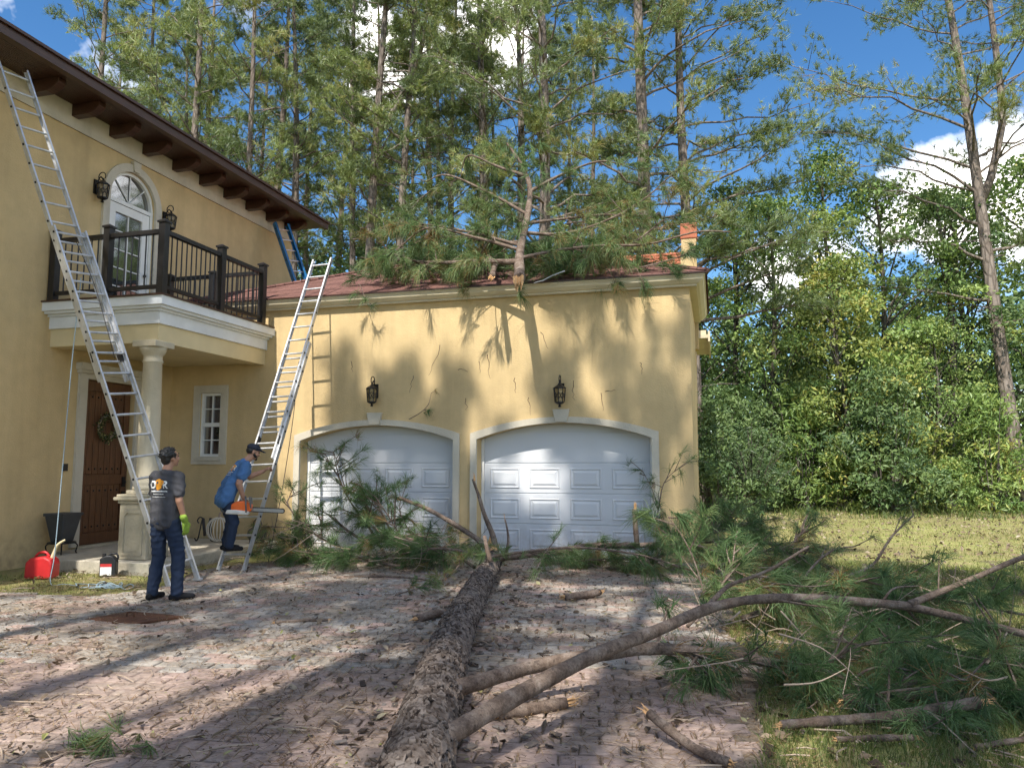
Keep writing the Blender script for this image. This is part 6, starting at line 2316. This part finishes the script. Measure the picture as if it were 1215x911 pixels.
g = G()
g.prism([(.11, .0), (.125, .0), (.10, .15), (.07, .165), (.08, .14)], S(0, -.09, 0), sx, sz, sy, .16)
g.build('hand_guard', M['saw_grey'], saw)
def stadium(L, h, n=10):
    p = [(L - h + h * math.cos(t), h * math.sin(t)) for t in np.linspace(-math.pi / 2, math.pi / 2, n)]
    return [(0.08, h)][:0] + [(.08, -h)] + p + [(.08, h)]
g = G()
g.prism(stadium(.58, .027), S(0, -.005, -.02), sx, sz, sy, .006)
g.build('guide_bar', M['saw_bar'], saw)
g = G()
lp = [(.06, -.030)] + [(.553 + .033 * math.cos(t), .031 * math.sin(t)) for t in np.linspace(-math.pi / 2, math.pi / 2, 12)] + [(.06, .030)]
for (a, b), (c_, d) in zip(lp[:-1], lp[1:]):
    n_ = max(1, int(math.hypot(c_ - a, d - b) / .024))
    for i in range(n_):
        t = (i + .5) / n_
        dr = unit(sx * (c_ - a) + sz * (d - b))
        g.obox(S(a + (c_ - a) * t, -.002, b + (d - b) * t - .02), dr, sy, np.cross(dr, sy), (.0115, .006, .007))
g.build('chain', M['saw_chain'], saw)

# ------------------------------------------------------------------ litter and grass
r = np.random.default_rng(17)
def scatter(n, x0, x1, y0, y1, test=None, power=1.0):
    x = r.uniform(x0, x1, n)
    y = y0 + (y1 - y0) * r.uniform(0, 1, n) ** power
    keep = np.ones(n, bool) if test is None else test(x, y)
    return x[keep], y[keep]
def patch(x, y, s=1.0, k=0):
    return .5 + .25 * np.sin(x * 1.7 * s + k + 1.3 * np.sin(y * 1.1 * s)) + .25 * np.sin(y * 2.3 * s - x * .9 * s + k * 2)
DR = np.vectorize(drive_right)
# dead leaves
x, y = scatter(64000, -9.6, 3.6, 2.6, 12.7, lambda x, y: r.uniform(0, 1, len(x)) < .25 + .75 * patch(x, y, 1.1, .4), 1.25)
g = G()
n = len(x)
C = np.stack([x, y, .026 + r.uniform(0, .02, n)], 1)
nrm = unit(r.normal(0, .33, (n, 3)) * A(1, 1, .2) + A(0, 0, 1))
d = unit(np.cross(nrm, r.normal(size=(n, 3))))
e = np.cross(nrm, d)
L = np.where(r.uniform(0, 1, n) < .065, r.uniform(.04, .095, n), r.uniform(.008, .030, n))[:, None]
w = L * r.uniform(.25, .6, (n, 1))
cu_ = nrm * L * r.uniform(-.05, .22, (n, 1))
v = np.stack([C - d * L * .5, C - d * L * .1 + e * w * .5 + cu_, C + d * L * .25 + e * w * .4 + cu_, C + d * L * .5, C + d * L * .25 - e * w * .4 + cu_ * .6, C - d * L * .1 - e * w * .5 + cu_ * .6], 1).reshape(-1, 3)
k = np.arange(n)[:, None] * 6
tt = np.repeat(r.uniform(0, 1, n), 6)
g.add(v, k + np.array([[0, 1, 2, 3]]), tt)
g.F.append(k + np.array([[0, 3, 4, 5]]))
o = stuff(g.build('leaf_litter', M['dead_leaf'], tint=True))
tag(o, 'dry brown leaf litter strewn over the drive', 'leaf litter')
# fallen needles
x, y = scatter(80000, -9.4, 3.4, 2.6, 12.8, lambda x, y: r.uniform(0, 1, len(x)) < .15 + .85 * patch(x, y, 1.4, 1.1), 1.2)
n = len(x)
C = np.stack([x, y, .022 + r.uniform(0, .018, n)], 1)
a = r.uniform(0, 6.28, n)
d = np.stack([np.cos(a), np.sin(a), r.normal(0, .08, n)], 1)
s = np.stack([-np.sin(a), np.cos(a), np.zeros(n)], 1) * .0028
L = r.uniform(.06, .20, (n, 1))
g = G()
g.add(np.stack([C - s, C + s, C + d * L], 1).reshape(-1, 3), np.arange(n * 3).reshape(-1, 3), np.repeat(r.uniform(0, 1, n), 3))
o = stuff(g.build('needle_litter', M['dead_needle'], tint=True))
tag(o, 'dry pine needles strewn over the drive', 'pine needles')
# twigs
g = G()
for k in range(900):
    x0, y0 = r.uniform(-9.0, 2.6), 2.8 + 9.5 * r.uniform() ** 1.2
    a = r.uniform(0, 6.28)
    L = r.uniform(.06, .32)
    p = A(x0, y0, .028)
    dd = A(math.cos(a), math.sin(a), 0)
    q = A(-dd[1], dd[0], 0) * r.normal(0, .12) * L
    rad = r.uniform(.002, .007)
    g.tube([p, p + dd * L * .5 + q + A(0, 0, r.uniform(0, .02)), p + dd * L], [rad, rad, rad * .5], 4)
o = stuff(g.build('twig_litter', M['dry_wood']))
tag(o, 'thin dry twigs strewn over the drive', 'twigs')
# bark flakes and chips beside the log
g = G()
for k in range(420):
    t = r.uniform(0, 1)
    p = A(-1.45, 3.4, 0) * (1 - t) + A(-3.2, 10.9, 0) * t + A(r.normal(.1, .5), r.normal(0, .3), .03)
    a = r.uniform(0, 6.28)
    g.obox(p, (math.cos(a), math.sin(a), r.normal(0, .15)), (-math.sin(a), math.cos(a), r.normal(0, .15)), (0, 0, 1), (r.uniform(.012, .045), r.uniform(.008, .025), .003), r.uniform(.1, .9))
o = stuff(g.build('bark_chips', M['log_bark'], tint=True))
tag(o, 'flaked bark chips along the fallen trunk', 'bark chips')
# grass
def blades(gg, x, y, h, w, tint):
    n = len(x)
    a = r.uniform(0, 6.28, n)
    C = np.stack([x, y, np.full(n, -.012)], 1)
    s = np.stack([np.cos(a), np.sin(a), np.zeros(n)], 1) * w * .5
    b = np.stack([r.normal(0, .5, n), r.normal(0, .5, n), np.zeros(n)], 1) * h[:, None]
    up = np.stack([np.zeros(n), np.zeros(n), h], 1)
    gg.add(np.stack([C - s, C + s, C + up * .6 + b * .35 + s * .6, C + up * .6 + b * .35 - s * .6, C + up + b], 1).reshape(-1, 3), np.arange(n)[:, None] * 5 + np.array([[0, 1, 2, 3]]), np.repeat(tint, 5))
    gg.F.append(np.arange(n)[:, None] * 5 + np.array([[3, 2, 4]]) + gg.n - n * 5)
g = G()
x, y = scatter(95000, .0, 4.5, 3.2, 13.5, lambda x, y: (x > DR(y) + .02) & (r.uniform(0, 1, len(x)) < .35 + .75 * patch(x, y, 1.6, 2.0)), 1.3)
blades(g, x, y, r.uniform(.03, .12, len(x)), .0065, np.clip(r.normal(.42, .22, len(x)), 0, 1))
x, y = scatter(60000, -1.0, 17, 12.5, 31, lambda x, y: (x > -.2) & (x > (y - 13) * -.0) & (r.uniform(0, 1, len(x)) < .2 + .8 * patch(x, y, .8, .7)))
blades(g, x, y, r.uniform(.02, .07, len(x)), .016, np.clip(r.normal(.80, .2, len(x)), 0, 1))
x, y = scatter(9000, -10.2, -7.2, 6.9, 9.9, lambda x, y: (r.uniform(0, 1, len(x)) < patch(x, y, 2.0, .2) ** 2) & ((x < -7.6) | (y > 8.2)) & ((y < 9.38) | (x < -9.9)))
blades(g, x, y, r.uniform(.02, .07, len(x)), .007, np.clip(r.normal(.45, .25, len(x)), 0, 1))
x, y = scatter(6000, -9, 0, 3.2, 11.5, lambda x, y: r.uniform(0, 1, len(x)) < np.clip(patch(x, y, 2.6, 3.0) - .62, 0, 1) * 1.5)
blades(g, x, y, r.uniform(.02, .05, len(x)), .005, np.clip(r.normal(.4, .2, len(x)), 0, 1))
o = stuff(g.build('grass', M['grass_blade'], tint=True))
tag(o, 'short yellowing grass of the lawn beside the drive', 'grass')
# rank grass and weeds where the lawn meets the thicket
x, y = scatter(9000, .2, 15, 24.5, 29.5, lambda x, y: r.uniform(0, 1, len(x)) < np.clip(patch(x, y, 1.5, 1.9) * 1.5 - .45, 0, 1))
blades(g2 := G(), x, y, r.uniform(.12, .5, len(x)) * (.4 + .6 * (y - 24.5) / 5), .03, np.clip(r.normal(.35, .2, len(x)), 0, 1))
o = stuff(g2.build('rank_grass', M['grass_blade'], tint=True))
tag(o, 'tall rank grass and weeds along the foot of the thicket', 'grass')
# dry leaves on the lawn
x, y = scatter(5200, -.2, 15, 4, 30)
keep = x > DR(np.minimum(y, 13)) + .05
x, y = x[keep], y[keep]
g = G()
leaf_cloud(g, np.stack([x, y, np.full(len(x), .03)], 1), r, .10, r.uniform(0, 1, len(x)), .6, 2.0)
o = stuff(g.build('lawn_leaves', M['dead_leaf'], tint=True))
tag(o, 'dry fallen leaves scattered over the sunny lawn', 'leaf litter')
